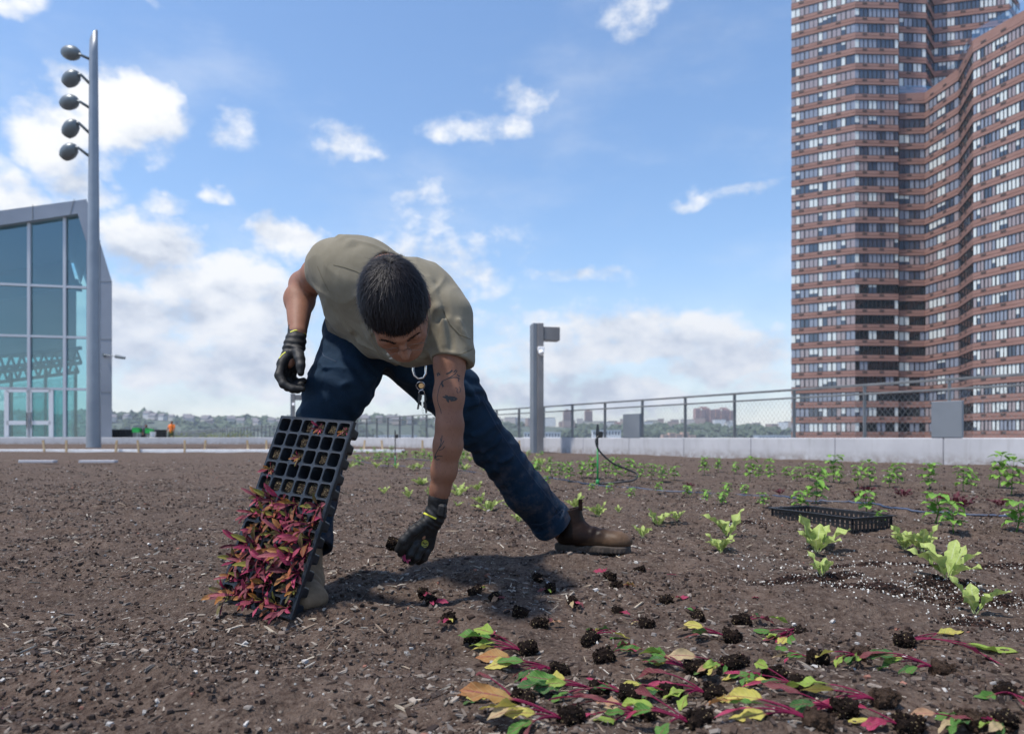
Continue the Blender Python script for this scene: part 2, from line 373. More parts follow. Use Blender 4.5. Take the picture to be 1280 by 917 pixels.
o = chips('mulch', 66000, .004, .025, (.2, .6), .4, BR + [(.2, .165, .14), (.17, .15, .135), (.26, .225, .19)], dl, 9, M_CHIP)
tag(o, 'brown and grey bark mulch chips strewn over the soil', 'mulch', kind='stuff')
o = chips('crumbs', 52000, .003, .012, (.6, 1.0), .8, BR, dens_any, 9, M_CHIP)
tag(o, 'dark crumbs of soil lying loose on the bed', 'soil crumbs', kind='stuff')
o = chips('straw', 4800, .012, .06, (.05, .12), .6, [(.3, .24, .18), (.42, .36, .28), (.22, .17, .13), (.5, .45, .38)], dl, 7, M_CHIP, 2.5)
tag(o, 'pale dry straw and twig scraps on the soil', 'straw', kind='stuff')
o = chips('perlite', 30000, .0022, .006, (.8, 1.1), .9, [(.62, .6, .56), (.5, .48, .44), (.7, .68, .62)], dp, 8, M_CHIP)
tag(o, 'white perlite grains and pale pebbles sprinkled on the soil', 'perlite', kind='stuff')
def dsp(x, y):
    r = 0 * x
    for g in PERL: r = r + .9 * np.exp(-((x - g[0]) / .16) ** 2 - ((y - g[1]) / .10) ** 2)
    return np.clip(r, 0, 1)
SPOTS = [(*G(a, b)[:2], c, d) for a, b, c, d in ((1098, 738, .06, .03), (1098, 738, .05, .025), (1062, 706, .06, .022), (1040, 722, .035, .018), (1235, 742, .07, .03), (1255, 702, .08, .04), (980, 728, .035, .015), (1130, 672, .06, .02), (1180, 728, .04, .02), (925, 655, .05, .02), (1225, 768, .035, .015), (1150, 705, .05, .02))]
o = chips('spilled_mix', 8000, .003, .011, (.5, .9), .8, [(.03, .016, .012), (.05, .026, .019), (.02, .012, .01), (.012, .008, .007)], None, 8, M_CHIP, spots=SPOTS)
ch2 = chips('perlite', 1700, .002, .006, (.8, 1.1), .9, [(.62, .6, .56), (.7, .68, .62)], None, 8, M_CHIP, spots=[(a, b, c * 1.5, d * 1.5) for a, b, c, d in SPOTS])
tag(ch2, 'denser white perlite around the dark potting mix spills', 'perlite', kind='stuff')
tag(o, 'dark reddish potting mix spilled between the lettuces', 'potting mix', kind='stuff')
o = chips('pebbles', 1500, .006, .016, (.6, .9), .6, [(.3, .29, .28), (.4, .38, .36), (.2, .18, .17), (.55, .53, .5), (.25, .12, .09)], dens_any, 8, M_CHIP)
tag(o, 'small grey and pale pebbles scattered on the soil', 'pebbles', kind='stuff')

# ======================= parapet, fence =======================
def panel_fn(t, b):
    c = t.coord(); n = t.noise(c, .9, 6, .6); col = t.ramp(n, [(.3, (.40, .40, .42)), (.7, (.52, .52, .54))]); sp_ = t.n.new('ShaderNodeSeparateXYZ'); t.l.new(c, sp_.inputs[0])
    st = t.noise(t.mapping(c, (3, 3, .35)), 2.2, 6, .7); col = t.mix(t.mr(st, .52, .78, 0, .5), col, (.26, .25, .24))
    spl = t.math('MULTIPLY', t.mr(sp_.outputs[2], .22, .02), t.mr(t.noise(c, 6, 6, .75), .38, .62)); col = t.mix(t.math('MULTIPLY', spl, .75), col, (.17, .13, .105))
    t._in(b.inputs['Base Color'], col); t._in(b.inputs['Normal'], t.bump(t.noise(c, 80, 4, .6), .2, .003))
M_PANEL = mat('parapet_concrete', rough=.75, fn=panel_fn)
M_STEEL = mat('painted_grey_steel', (.16, .165, .175), .45, .2, fn=noisy((.14, .145, .15), (.2, .205, .21), 3, 4, .05, .001))
M_CABLE = mat('wire', (.28, .29, .3), .4, .6)
def along(s, off=0., z=0.): return np.array([F0[0] + FD[0] * s + FN[0] * off, F0[1] + FD[1] * s + FN[1] * off, z])
MF = Matrix(((FD[0], FN[0], 0), (FD[1], FN[1], 0), (0, 0, 1)))
wall = empty('parapet_wall', along(0)); tag(wall, 'long low pale concrete parapet in flush panels below the wire fence', 'parapet wall')
S_OF = lambda D: (D - F0[1]) / FD[1]
def local(o, root):
    o.location = -Vector(root.location); return o
k = 0; s = -10.0
while s < 176:
    L = 2.0
    mb = MB().box(along(s + L / 2, .15, .05), (L - .008, .3, .8), MF, bev=.012)
    local(mb.build('panel', M_PANEL, wall), wall); s += L
local(MB().box(along(83, .15, .04), (186, .24, .79), MF).build('joint_backing', M_STEEL, wall), wall)
# fence: posts, rails and cable net
fence = empty('wire_fence', along(0)); tag(fence, 'grey steel railing with two rails and diamond cable net on the parapet', 'fence')
def D_of(px): return 853.0 / (36.5 + .0673 * (px - 650))
posts = [S_OF(D_of(p)) for p in (1192, 1085, 996, 921, 859, 805, 758, 717, 681, 650)]
sp = 1.5; a0 = posts[0]
while a0 > -8: a0 -= sp; posts.insert(0, a0)
while posts[-1] < 172: posts.append(posts[-1] + sp)
z0, z1 = .452, 1.45
for i, s in enumerate(posts[:96]):
    mb = MB().box(along(s, .13, (z0 + z1) / 2), (.02, .09, z1 - z0), MF, bev=.003).box(along(s, .13, z0 + .006), (.1, .12, .012), MF)
    local(mb.build('post', M_STEEL, fence), fence)
if len(posts) > 96:
    mb = MB()
    for s in posts[96:]: mb.box(along(s, .13, (z0 + z1) / 2), (.02, .09, z1 - z0), MF)
    o = local(mb.build('post', M_STEEL, fence), fence); o['kind'] = 'stuff'
se = posts[-1]
for zz, hh in ((1.455, .045), (1.285, .035)):
    local(MB().box(along((se + a0) / 2, .11, zz), (se - a0, .05, hh), MF, bev=.004).build('rail', M_STEEL, fence), fence)
# net, two directions of thin wires woven between lower rail and parapet
Vn, Fn = [], []; nv = 0
zlo, zhi = .47, 1.27
for sgn in (-1, 1):
    s = a0
    while s < se:
        dx = .105 if s < 45 else .3
        w = .0022 if s < 45 else .004
        A = along(s, .13 + .003 * sgn, zlo); B = along(s + sgn * (zhi - zlo) * .8, .13 + .003 * sgn, zhi)
        e = np.array([FD[0], FD[1], 0]) * w; g = np.array([FN[0], FN[1], 0]) * w
        Vn += [A - e - g * .6, A + e - g * .6, A + g, B - e - g * .6, B + e - g * .6, B + g]
        Fn += [(nv, nv + 1, nv + 4, nv + 3), (nv + 1, nv + 2, nv + 5, nv + 4), (nv + 2, nv, nv + 3, nv + 5)]; nv += 6; s += dx
local(np_mesh('cable_net', Vn, np.array(Fn), [M_CABLE], False, fence), fence)

# grey equipment panels standing on the parapet
M_GPAN = mat('grey_metal_panel', (.17, .19, .215), .5, .1, fn=noisy((.155, .175, .2), (.19, .21, .235), 1.5, 4, .03, .001))
for (pa, pb, pt, lab) in ((785, 806, 517, 'small grey metal box panel fixed to the fence in front of the river view'), (1174, 1213, 501, 'large grey metal box panel fixed to the fence in front of the tower')):
    s0, s1 = S_OF(D_of(pa)), S_OF(D_of(pb)); D = D_of((pa + pb) / 2); zt = CAM_Z + (HOR - pt) / FPX * D
    zb_ = .4535; r = empty('equipment_panel', along((s0 + s1) / 2)); tag(r, lab, 'panel')
    c = along((s0 + s1) / 2, .03, (zb_ + zt) / 2)
    local(MB().box(c, (abs(s1 - s0), .07, zt - zb_), MF, bev=.008).build('cover', M_GPAN, r), r)
    mb = MB()
    for q in (-1, 1):
        mb.box(along((s0 + s1) / 2 + q * abs(s1 - s0) * .3, .085, .7), (.04, .05, .05), MF)
    local(mb.build('bracket', M_STEEL, r), r)

# ======================= posts with box lights =======================
M_CPOST = mat('bronze_grey_post', (.2, .19, .185), .5, .2, fn=noisy((.17, .16, .158), (.24, .225, .22), 1.2, 5, .06, .002))
M_WHITE = mat('white_plastic', (.75, .75, .76), .4)
M_BLACK = mat('black_plastic', (.014, .015, .017), .42, fn=noisy((.010, .011, .013), (.022, .023, .026), 20, 4, .1, .001))
M_LENS = mat('dark_glass', (.01, .01, .015), .05)
def light_post(px, D, sc, lab):
    X = (px - 640) / FPX * D; r = empty('light_post', (X, D, 0), R(12)); tag(r, lab, 'light post')
    H = 3.85 * sc; w = .30 * sc
    MB().box((-w * .3, .04, H / 2 - .1), (w * .42, .42 * sc, H + .2), bev=.01).build('dark_channel', M_GPAN, r)
    MB().box((w * .22, 0, H / 2 - .1), (w * .62, .42 * sc, H + .196), bev=.012).build('column', M_CPOST, r)
    MB().box((w * .5 + .27 * sc, 0, H - .3 * sc), (.50 * sc, .36 * sc, .40 * sc), bev=.012).build('box_light', M_CPOST, r)
    c = MB().box((w * .22, -.24 * sc, H - .78 * sc), (.2 * sc, .1 * sc, .14 * sc), bev=.02)
    c.tube([(w * .22, -.26 * sc, H - .86 * sc), (w * .22, -.34 * sc, H - .93 * sc)], [.09 * sc, .07 * sc], 12).build('camera_housing', M_WHITE, r)
light_post(671, 20.4, 1.0, 'tall square grey post with a box light and white camera beside the worker')
light_post(366, 44, .86, 'small distant square post with a box light, half hidden behind the seed tray')

# ======================= tall floodlight mast =======================
M_MAST = mat('mast_blue_grey', (.19, .215, .25), .4, .3, fn=noisy((.23, .26, .30), (.29, .32, .36), .8, 4, .04, .002))
M_LAMP = mat('lamp_grey', (.15, .175, .19), .4, .3)
D = 29.5; X = (117 - 640) / FPX * D; r = empty('floodlight_mast', (X, D, 0)); tag(r, 'tall tapered blue grey mast carrying five round floodlights', 'light mast')
mb = MB(); seg = 16; V = []; zs = [-.3, 0, 4, 8, 12, 16, 17.0]
for z in zs:
    rr = .29 + (.16 - .29) * max(z, 0) / 18
    V += [[rr * math.cos(2 * math.pi * k / seg), rr * math.sin(2 * math.pi * k / seg), z] for k in range(seg)]
for k in range(seg):
    q = 2 * math.pi * k / seg; V.append([.158 * math.cos(q), .158 * math.sin(q), 17.2 + .62 * (math.cos(q) + 1) / 2 + .25])
n = len(zs) + 1
F = [(i * seg + k, i * seg + (k + 1) % seg, (i + 1) * seg + (k + 1) % seg, (i + 1) * seg + k) for i in range(n - 1) for k in range(seg)] + [tuple((n - 1) * seg + k for k in range(seg))]
mb.add(V, F); mb.build('mast', M_MAST, r, smooth=True)
for j, (lx, ly) in enumerate(((92, 68), (92, 99), (90, 129), (91, 161), (89, 190))):
    zc = CAM_Z + (HOR - ly) / FPX * D; xc = (lx - 117) / FPX * D
    tilt = [-.15, .5, .15, .75, .55][j]
    prof = [(a_ * .9, b_ * .74) for a_, b_ in [(-.46, .02), (-.45, .25), (-.38, .33), (-.2, .40), (0, .41), (.2, .36), (.34, .24), (.42, .12), (.44, .02)]]
    ax = np.array([math.cos(tilt), -.30, math.sin(tilt)]); ax /= np.linalg.norm(ax)
    c = np.array([xc, -.1, zc])
    root = MB().tube([c + ax * a for a, b in prof], [b for a, b in prof], 16).build('floodlight', M_LAMP, r, smooth=True)
    MB().tube([c - ax * .418, c - ax * .424], [.2, .18], 16).build('glass', mat('lamp_glass', (.25, .28, .3), .1, .2) if j == 0 else bpy.data.materials['lamp_glass'], root)
    MB().tube([c + ax * .3 + np.array([0, 0, -.02]), c + ax * .42 + np.array([.1, .0, -.12]), (-.15, 0, zc - .22)], [.07, .06, .06], 8).build('arm', M_LAMP, root, smooth=True)

# ======================= white edging, kerb, stakes =======================
M_WBOARD = mat('white_board', rough=.6, fn=noisy((.68, .68, .69), (.8, .8, .8), 3, 4, .1, .002))
kerb = tag(MB().box((-30, 50.2, .2), (66, .35, .56), bev=.02).build('kerb_wall', M_PANEL), 'far low pale concrete kerb wall along the back of the soil', 'kerb wall')
# segmented joints show as separate flush blocks
A = G(-260, 566.5); B = G(505, 564.0, .0)
A = np.array([-22, 21.8]); Bp = np.array([-3.35, 21.2])
strip_dir = (Bp - A) / np.linalg.norm(Bp - A); L = np.linalg.norm(Bp - A); c = (A + Bp) / 2; ang = math.atan2(strip_dir[1], strip_dir[0])
o = MB().box((c[0], c[1], .015), (L, .16, .15), Matrix.Rotation(ang, 3, 'Z'), bev=.006).build('edging_board', M_WBOARD)
tag(o, 'long white edging board across the soil in front of the far kerb', 'edging board')
M_WOOD = mat('pine_stake', rough=.7, fn=noisy((.42, .29, .16), (.56, .42, .26), 14, 4, .15, .002))
for i, px in enumerate((55, 83, 145, 173, 231, 256, 310, 333, 455, 478, 528, 644, 650)):
    D = 21.35 if px < 520 else 19.6
    if px == 644: continue
    X = (px - 640) / FPX * D
    r_ = MB().box((X, D, .12), (.055, .04, .52), Matrix.Rotation(.1 * (i % 3 - 1), 3, 'Y')).build('wooden_stake', M_WOOD)
    tag(r_, ('pale wooden stake against the white edging board, %s from the building side' % ORD[i]) if px < 520 else ['lone pale stake at the parapet seen behind the bare forearm', 'x', 'lone pale wooden stake standing beside the square light post'][i - 10], 'stake', 'wooden stakes along the white edging board')
for (pa, pb, py, lab) in ((26, 69, 577.5, 'white plank lying flat on the soil directly below the glass building doors'), (101, 145, 577.5, 'white plank lying flat on the soil in front of the floodlight mast')):
    a = G(pa, py, .02); b = G(pb, py, .02)
    tag(MB().box(((a[0] + b[0]) / 2, a[1], .035), (b[0] - a[0], .12, .045), Matrix.Rotation(.03, 3, 'Z'), bev=.005).build('plank', mat('dusty_board', (.42, .42, .45), .7) if pa < 50 else bpy.data.materials['dusty_board']), lab, 'plank')

# ======================= glass pavilion =======================
def glass_fn(t, b):
    pass
def glass_mat(name, tint, refl):
    m = bpy.data.materials.new(name); m.use_nodes = True; t = NT(m.node_tree); out = m.node_tree.nodes['Material Output']
    m.node_tree.nodes.remove(m.node_tree.nodes['Principled BSDF'])
    tr = t.n.new('ShaderNodeBsdfTransparent'); tr.inputs[0].default_value = (*tint, 1)
    gl = t.n.new('ShaderNodeBsdfGlossy'); gl.inputs['Roughness'].default_value = .02; gl.inputs['Color'].default_value = (.62, .8, .9, 1)
    fr = t.n.new('ShaderNodeFresnel'); fr.inputs[0].default_value = 1.5
    mx = t.n.new('ShaderNodeMixShader'); t.l.new(t.math('ADD', t.math('MULTIPLY', fr.outputs[0], .8), refl, clamp=True), mx.inputs[0])
    t.l.new(tr.outputs[0], mx.inputs[1]); t.l.new(gl.outputs[0], mx.inputs[2]); t.l.new(mx.outputs[0], out.inputs[0]); return m
M_GLASS = glass_mat('teal_glass', (.34, .62, .64), .15)
M_CLAD = mat('grey_cladding', rough=.42, metal=.3, fn=noisy((.22, .24, .28), (.28, .30, .345), .25, 4, .03, .003))
M_MULL = mat('light_mullion', (.5, .52, .56), .45, .2)
M_TRUSS = mat('truss_grey', (.24, .26, .28), .6)
pv = empty('glass_pavilion', (0, 0, 0)); tag(pv, 'grey metal clad building with a large teal glass front and white double doors', 'building')
PD = 51.0; yaw = R(10)
cx0 = (140 - 640) / FPX * PD
def pw(px, py, dep=0.):
    """point on the facade plane; the plane turns away to the right"""
    k = (px - 640) / FPX; n = np.array([math.sin(yaw), -math.cos(yaw)]); p0 = np.array([(70 - 640) / FPX * PD, PD])
    D = (n @ p0) / (n @ np.array([k, 1.0])); D2 = D
    p = np.array([k * D, D, CAM_Z + (HOR - py) / FPX * D2]); p[:2] -= n * dep; return p
def beam(mb, a, b, w, d):
    a = np.asarray(a, float); b = np.asarray(b, float); T = b - a; L = np.linalg.norm(T); T /= L
    n = np.array([-math.sin(yaw), math.cos(yaw), 0]); s = np.cross(T, n); s /= np.linalg.norm(s); n2 = np.cross(s, T)
    return mb.box((a + b) / 2, (L, d, w), np.stack([T, n2, s], 1))
DEP = 17.0
outer = [(-150, 283), (108, 249), (123, 296), (140, 352), (140, 553)]
inner = [(-150, 304), (97, 267), (108, 303), (108, 553)]
mb = MB()     # frame around the glass: front ring + returns
def quad(mb, pts): mb.add(pts, [(0, 1, 2, 3)])
oF = [pw(x, y, 0) for x, y in outer]; oB = [pw(x, y, 0) + np.array([FD[0] - .06, FD[1], 0]) * DEP for x, y in outer]
iF = [pw(x, y, 0) for x, y in inner]; iB = [pw(x, y, .9) for x, y in inner]
F_ = lambda a, b, c, d: quad(mb, [a, b, c, d])
F_(oF[0], oF[1], iF[1], iF[0]); mb.add([oF[1], oF[2], iF[2], iF[1]], [(0, 1, 2, 3)]); mb.add([oF[2], oF[3], oF[4], iF[3], iF[2]], [(0, 1, 2, 3, 4)])
for i in range(3): F_(iF[i], iF[i + 1], iB[i + 1], iB[i])
mb.build('front_frame', M_CLAD, pv)
mb = MB()
for i in range(4): F_(oF[i], oF[i + 1], oB[i + 1], oB[i])
mb.build('side_wall', M_CLAD, pv)
# underside lining so that the hall is closed above
lin = MB(); off = np.array([0, 0, -.5]); d_ = np.array([FD[0] - .06, FD[1], 0])
lin.add([iB[0] + off * 0, iB[1], iB[1] + d_ * (DEP - 1), iB[0] + d_ * (DEP - 1)], [(0, 1, 2, 3)]); lin.add([iB[1], iB[2], iB[2] + d_ * (DEP - 1), iB[1] + d_ * (DEP - 1)], [(0, 1, 2, 3)])
lin.build('ceiling_lining', M_TRUSS, pv)
mb = MB()
for a_, b_ in (((-60, 281), (-60, 262)), ((41, 256), (41, 275)), ((93, 249), (88, 268)), ((125, 352), (140, 352)), ((125, 424), (140, 424)), ((125, 490), (140, 490)), ((125, 300), (125, 548))):
    beam(mb, pw(*a_, -.012), pw(*b_, -.012), .04, .02)
mb.build('cladding_joint', M_STEEL, pv)
# glazing: one pane per bay and row, mullions
vx = [-140, -95, -54, -12, 33, 78, 108]; hy = [None, 355, 419, 485, 548]
def top_y(px): return 304 + (px + 150) * (267 - 304) / 247.0 if px <= 97 else 267 + (px - 97) * 36 / 11.0
def row_y(py, px): return py + (px - 33) * (HOR - py) * -.00026 * -1 * .0 + (px - 33) * .045 * (HOR - py) / 200
for i in range(len(vx) - 1):
    for j in range(4):
        x0, x1 = vx[i] + .6, vx[i + 1] - .6
        if j == 0:
            pts = [(x0, top_y(x0)), (x1, top_y(x1)), (x1, row_y(hy[1], x1)), (x0, row_y(hy[1], x0))]
            if i == len(vx) - 2: pts = [(x0, top_y(x0)), (97, 267), (108, 303), (108, row_y(hy[1], 108)), (x0, row_y(hy[1], x0))]
        else:
            if j == 3 and x1 < 62 and x0 > -60: 
                pts = None
            else: pts = [(x0, row_y(hy[j], x0)), (x1, row_y(hy[j], x1)), (x1, row_y(hy[j + 1], x1)), (x0, row_y(hy[j + 1], x0))]
        if pts is None: continue
        MB().add([pw(x, y, .5) for x, y in pts], [tuple(range(len(pts)))]).build('glass_pane', M_GLASS, pv)
MB().add([pw(x, y, .5) for x, y in ((62, 488), (77.4, 488), (77.4, 549), (62, 549))], [(0, 1, 2, 3)]).build('glass_pane', M_GLASS, pv)
mb = MB()
for x in vx[:-1]: beam(mb, pw(x, top_y(x), .45), pw(x, 549 if x > 62 or x < -60 else 486, .45), .2, .3)
for j in (1, 2, 3): beam(mb, pw(-150, row_y(hy[j], -150), .45), pw(108, row_y(hy[j], 108), .45), .17, .28)
beam(mb, pw(-150, 547.5, .45), pw(2, 547.5, .45), .2, .3); beam(mb, pw(62, 547.5, .45), pw(108, 547.5, .45), .2, .3)
mb.build('mullion', M_MULL, pv)
for (xa, xb) in ((5, 33), (34, 61)):
    fr = MB(); pr = [((xa, 487), (xb, 487)), ((xa, 548), (xb, 548)), ((xa, 487), (xa, 549)), ((xb, 487), (xb, 549)), ((xa, 528), (xb, 528))]
    for a_, b_ in pr: beam(fr, pw(*a_, .38), pw(*b_, .38), .3, .14)
    d = fr.build('door', mat('white_frame', (.7, .71, .73), .4) if xa < 20 else bpy.data.materials['white_frame'], pv)
    MB().add([pw(x, y, .4) for x, y in ((xa, 487), (xb, 487), (xb, 549), (xa, 549))], [(0, 1, 2, 3)]).build('pane', M_GLASS, d)
    xh = 31 if xa < 20 else 36.5
    beam(MB(), pw(xh, 515, .25), pw(xh, 535, .25), .05, .05).build('handle', M_STEEL, d)
# back glazing with roof trusses, and a concrete floor
bk = MB(); nb = DEP - 1.2
def pb(px, py, q=1.0): return pw(px, py, 0) + d_ * nb * q
bk.add([pb(-150, 420), pb(108, 420), pb(108, 548), pb(-150, 548)], [(0, 1, 2, 3)]); bk.build('back_glass', M_GLASS, pv)
ub = MB().add([pb(-150, 250), pb(97, 262), pb(108, 303), pb(108, 420), pb(-150, 420)], [(0, 1, 2, 3, 4)]); ub.build('back_wall', M_TRUSS, pv)
ts = MB()
for q, yy, ya, yb in ((.3, 0, 460, 446), (.6, 0, 470, 452)):
    A_, B_ = pb(-150, ya + 14, q), pb(106, yb, q); C_, D_ = pb(-150, ya - 8, q), pb(106, yb - 20, q)
    ts.tube([A_, B_], .16, 6); ts.tube([C_, D_], .16, 6)
    for k in range(17):
        f = k / 17; g = (k + .5) / 17; h = (k + 1) / 17
        ts.tube([A_ + (B_ - A_) * f, C_ + (D_ - C_) * g], .1, 5); ts.tube([C_ + (D_ - C_) * g, A_ + (B_ - A_) * h], .1, 5)
for x in (-60, 10, 58, 100):
    ts.tube([pb(x, 450, .45), pb(x, 548, .45)], .12, 6)
beam(ts, pb(-150, 320, .3), pb(106, 345, .3), .6, .3); beam(ts, pb(-150, 372, .6), pb(106, 322, .6), .5, .3)
ts.build('roof_truss', M_TRUSS, pv)
MB().add([pw(-150, 549, .3), pw(108, 549, .3), pb(108, 549), pb(-150, 549)], [(0, 1, 2, 3)]).build('floor_slab', M_CONC, pv)
sl_ = MB(); c = pw(131, 445, -.1); sl_.tube([c, c + np.array([.25, -.5, .05])], [.12, .12], 8); sl_.tube([c + np.array([.25, -.5, .05]), c + np.array([1.5, -.6, -.15])], [.035, .035], 6); sl_.tube([c + np.array([1.2, -.6, -.1]), c + np.array([1.9, -.6, -.22])], [.13, .1], 8)
sl_.build('wall_lamp', M_LAMP, pv)
# ======================= apartment tower =======================
M_BRICK = mat('red_brown_brick', rough=.85, fn=lambda t, b: (
    t._in(b.inputs['Base Color'], t.mix(t.mr(t.noise(t.mapping(t.coord(), (1, 1, 3)), .35, 5, .6), .3, .7), (.245, .132, .107), (.31, .178, .15))),
    t._in(b.inputs['Normal'], t.bump(t.noise(t.coord(), 9, 3, .6), .3, .03))))
M_BRICKD = mat('dark_grille', (.06, .045, .042), .7)
M_PG = [mat('pane_dark_blue', (.06, .08, .12), .08, spec=.9), mat('pane_grey_sky', (.25, .275, .34), .12, spec=.7), mat('pane_white_curtain', (.66, .70, .69), .2, spec=.6),  # grey pane colour is lightened to stand in for reflected sky
        mat('pane_pink_grey', (.33, .28, .29), .12, spec=.8), mat('pane_black', (.012, .017, .022), .05, spec=.9), mat('mullion_dark', (.02, .02, .025), .5)]
M_ROOFT = mat('roof_gravel', (.2, .2, .2), .9)
tower = empty('apartment_tower'); tag(tower, 'very tall red brown brick apartment tower with rows of ribbon windows', 'apartment tower')
def F2(px, D): return np.array([(px - 640) / FPX * D, D])
# plan corners (direction, distance) read off the roof lines; the last ones close the block
face_pts = [F2(989, 131.5), F2(1069, 126.3), F2(1123, 126.6), F2(1125, 128.0), F2(1156, 127.6), F2(1197.5, 119.5), F2(1216, 110.8), F2(1285, 102.5), F2(1420, 96)]
low_back = [np.array([118, 140.]), np.array([70, 165.])]
FLH = 2.84; ZB = -24.0
rows_mat = {}
def window_faces(a, b, fl, z, idx, npan, store):
    """ribbon of panes with mullions in the gap between two brick bands"""
    d = b - a; L = np.linalg.norm(d); u = d / L; n = np.array([u[1], -u[0]])
    mb = MB(); zb, zt = z + .0, z + 1.74
    rr = random.Random(idx * 977 + fl * 31)
    A = a - n * .12; 
    def q(p0, p1, zz0, zz1, m):
        mb.add([(p0[0], p0[1], zz0), (p1[0], p1[1], zz0), (p1[0], p1[1], zz1), (p0[0], p0[1], zz1)], [(0, 1, 2, 3)], m)
    for k in range(npan):
        g = k // 2 if idx % 2 else (k + 1) // 2
        base = random.Random(idx * 131 + g * 17).random()
        rg = random.Random(idx * 77 + g * 13 + fl * 101); x = rg.random()
        if base > .6: m = 2 if x < .72 else (0 if x < .82 else 1)
        elif base > .32: m = 2 if x < .30 else (1 if x < .7 else 0)
        else: m = 1 if x < .45 else (0 if x < .8 else 3)
        if idx in (4, 6, 7, 9) and m in (0, 1) and rg.random() < .8: m = 3 if rg.random() < .5 else 1
        if idx in (6, 9) and k % 5 == 1 and rg.random() < .7: m = 2
        if idx in (3, 10, 11) and 9 <= fl <= 18 and x > .15 + abs(fl - 13.5) * .06 and (m != 2 or x > .6): m = 4
        if idx in (5, 13): m = 4 if x < .8 else 0  # narrow faces turned from the sun: their shade put in as black panes
        p0 = A + u * (L * (k + .05) / npan); p1 = A + u * (L * (k + .95) / npan)
        if m == 2 and rg.random() < .35:
            f = rg.random() * .5 + .3
            q(p0, p1, zb + (zt - zb) * (1 - f), zt, 2); q(p0, p1, zb, zb + (zt - zb) * (1 - f) - .02, 0)
        else: q(p0, p1, zb, zt, m)
    # mullions: thin posts between panes, stronger ones between groups
    for k in range(npan + 1):
        c = A + u * (L * k / npan) + n * .05; w = .2 if k % 3 == 0 else .1
        M3 = np.array([[u[0], n[0], 0], [u[1], n[1], 0], [0, 0, 1]])
        if 0 < k < npan: mb.box((c[0], c[1], (zb + zt) / 2), (w, .09, zt - zb), M3, 5)
    for zz in (zb + .05, zt - .05):
        c = (A + b - n * .12) / 2 + n * .03; mb.box((c[0], c[1], zz), (L * .99, .12, .1), M3, 5)
    store.append((mb, fl))
def tower_block(pts, back, f0, f1, idx0, npans, parent, name, skip=()):
    poly = [tuple(p) for p in pts] + [tuple(p) for p in back]
    store = []; wall = MB(); gr = MB()
    cen = np.mean(np.array(poly), 0)
    inner = []
    P_ = [np.array(p) for p in poly]
    n_ = len(P_); 
    for i in range(n_):                                   # inset polygon for the dark core behind the panes
        a, b, c = P_[i - 1], P_[i], P_[(i + 1) % n_]
        n1 = np.array([(b - a)[1], -(b - a)[0]]); n1 /= np.linalg.norm(n1); n2 = np.array([(c - b)[1], -(c - b)[0]]); n2 /= np.linalg.norm(n2)
        m_ = n1 + n2; m_ /= max(.35, m_ @ m_ / 2) ; m_ /= 1.0
        inner.append(tuple(b - m_ * .45))
    for f in range(f0, f1):
        z = ZB + f * FLH
        wall.prism(poly, z + 1.75, z + FLH - .62, 0); wall.prism(inner, z + FLH - .62, z + FLH - .56, 1); wall.prism(poly, z + FLH - .56, z + FLH, 0)
        for i in range(len(pts) - 1):
            if i in skip: continue
            window_faces(np.array(pts[i]), np.array(pts[i + 1]), f, z, idx0 + i, npans[i], store)
            a, b = np.array(pts[i]), np.array(pts[i + 1]); d = b - a; L = np.linalg.norm(d); u = d / L; n = np.array([u[1], -u[0]])
            for k in range(1, int(L / 3.2) + 1):
                c = a + u * (k * 3.2 - 1.4) + n * .02
                if (c - a) @ u < L - .6:
                    gr.box((c[0], c[1], z + FLH - .28), (.85, .06, .3), np.array([[u[0], n[0], 0], [u[1], n[1], 0], [0, 0, 1]]), 0)
    wall.prism([tuple(np.array(p)) for p in inner], ZB - 2 + f0 * FLH, ZB + f1 * FLH - .3, 1)
    wall.prism(poly, ZB + f1 * FLH + .0, ZB + f1 * FLH + .9, 0)
    wall.build(name, [M_BRICK, M_BRICKD], parent)
    gr.build('air_conditioner_grille', [M_BRICKD], parent)['kind'] = 'stuff'
    return store
# lower wing (whole front up to its terrace) and the taller tower behind and left of it
tower_pts = face_pts[:4] + [F2(1156, 127.6)]
st = []
NFW = int(round((63.5 + CAM_Z - ZB) / FLH)); 
wing_pts = [F2(1124.2, 127.9), F2(1156, 127.6), F2(1197.5, 119.5), F2(1216, 110.8), F2(1285, 102.5), F2(1420, 96)]
st += tower_block(wing_pts, low_back, 0, NFW, 3, [5, 8, 5, 14, 18], tower, 'wing_wall')
tall_pts = [F2(989, 131.5), F2(1069, 126.3), F2(1123.2, 126.6), F2(1124.3, 129.2), F2(1158, 129.6), F2(1168, 134.5), F2(1262, 131.5), F2(1275, 136)]
st2 = tower_block(tall_pts, [np.array([100, 175.]), np.array([78, 182.]), np.array([64.5, 152.])], 0, 42, 9, [14, 10, 2, 6, 2, 18, 3], tower, 'tower_wall')
st += st2
M_RAIL = glass_mat('terrace_glass', (.75, .82, .88), .15)
g = MB(); zr = ZB + NFW * FLH + .9
for i in range(len(wing_pts) - 1):
    a, b = wing_pts[i], wing_pts[i + 1]; g.add([(a[0], a[1] + .3, zr), (b[0], b[1] + .3, zr), (b[0], b[1] + .3, zr + 1.5), (a[0], a[1] + .3, zr + 1.5)], [(0, 1, 2, 3)])
g.build('terrace_railing', M_RAIL, tower)
vis = [s for s in st if ZB + s[1] * FLH > -.5 and ZB + s[1] * FLH < 92]
vis.sort(key=lambda s: -len(s[0].f)); rest = [s for s in st if not any(s is q for q in vis[:98])]
for mb, fl in vis[:98]: mb.build('ribbon_window', M_PG, tower)
big = MB()
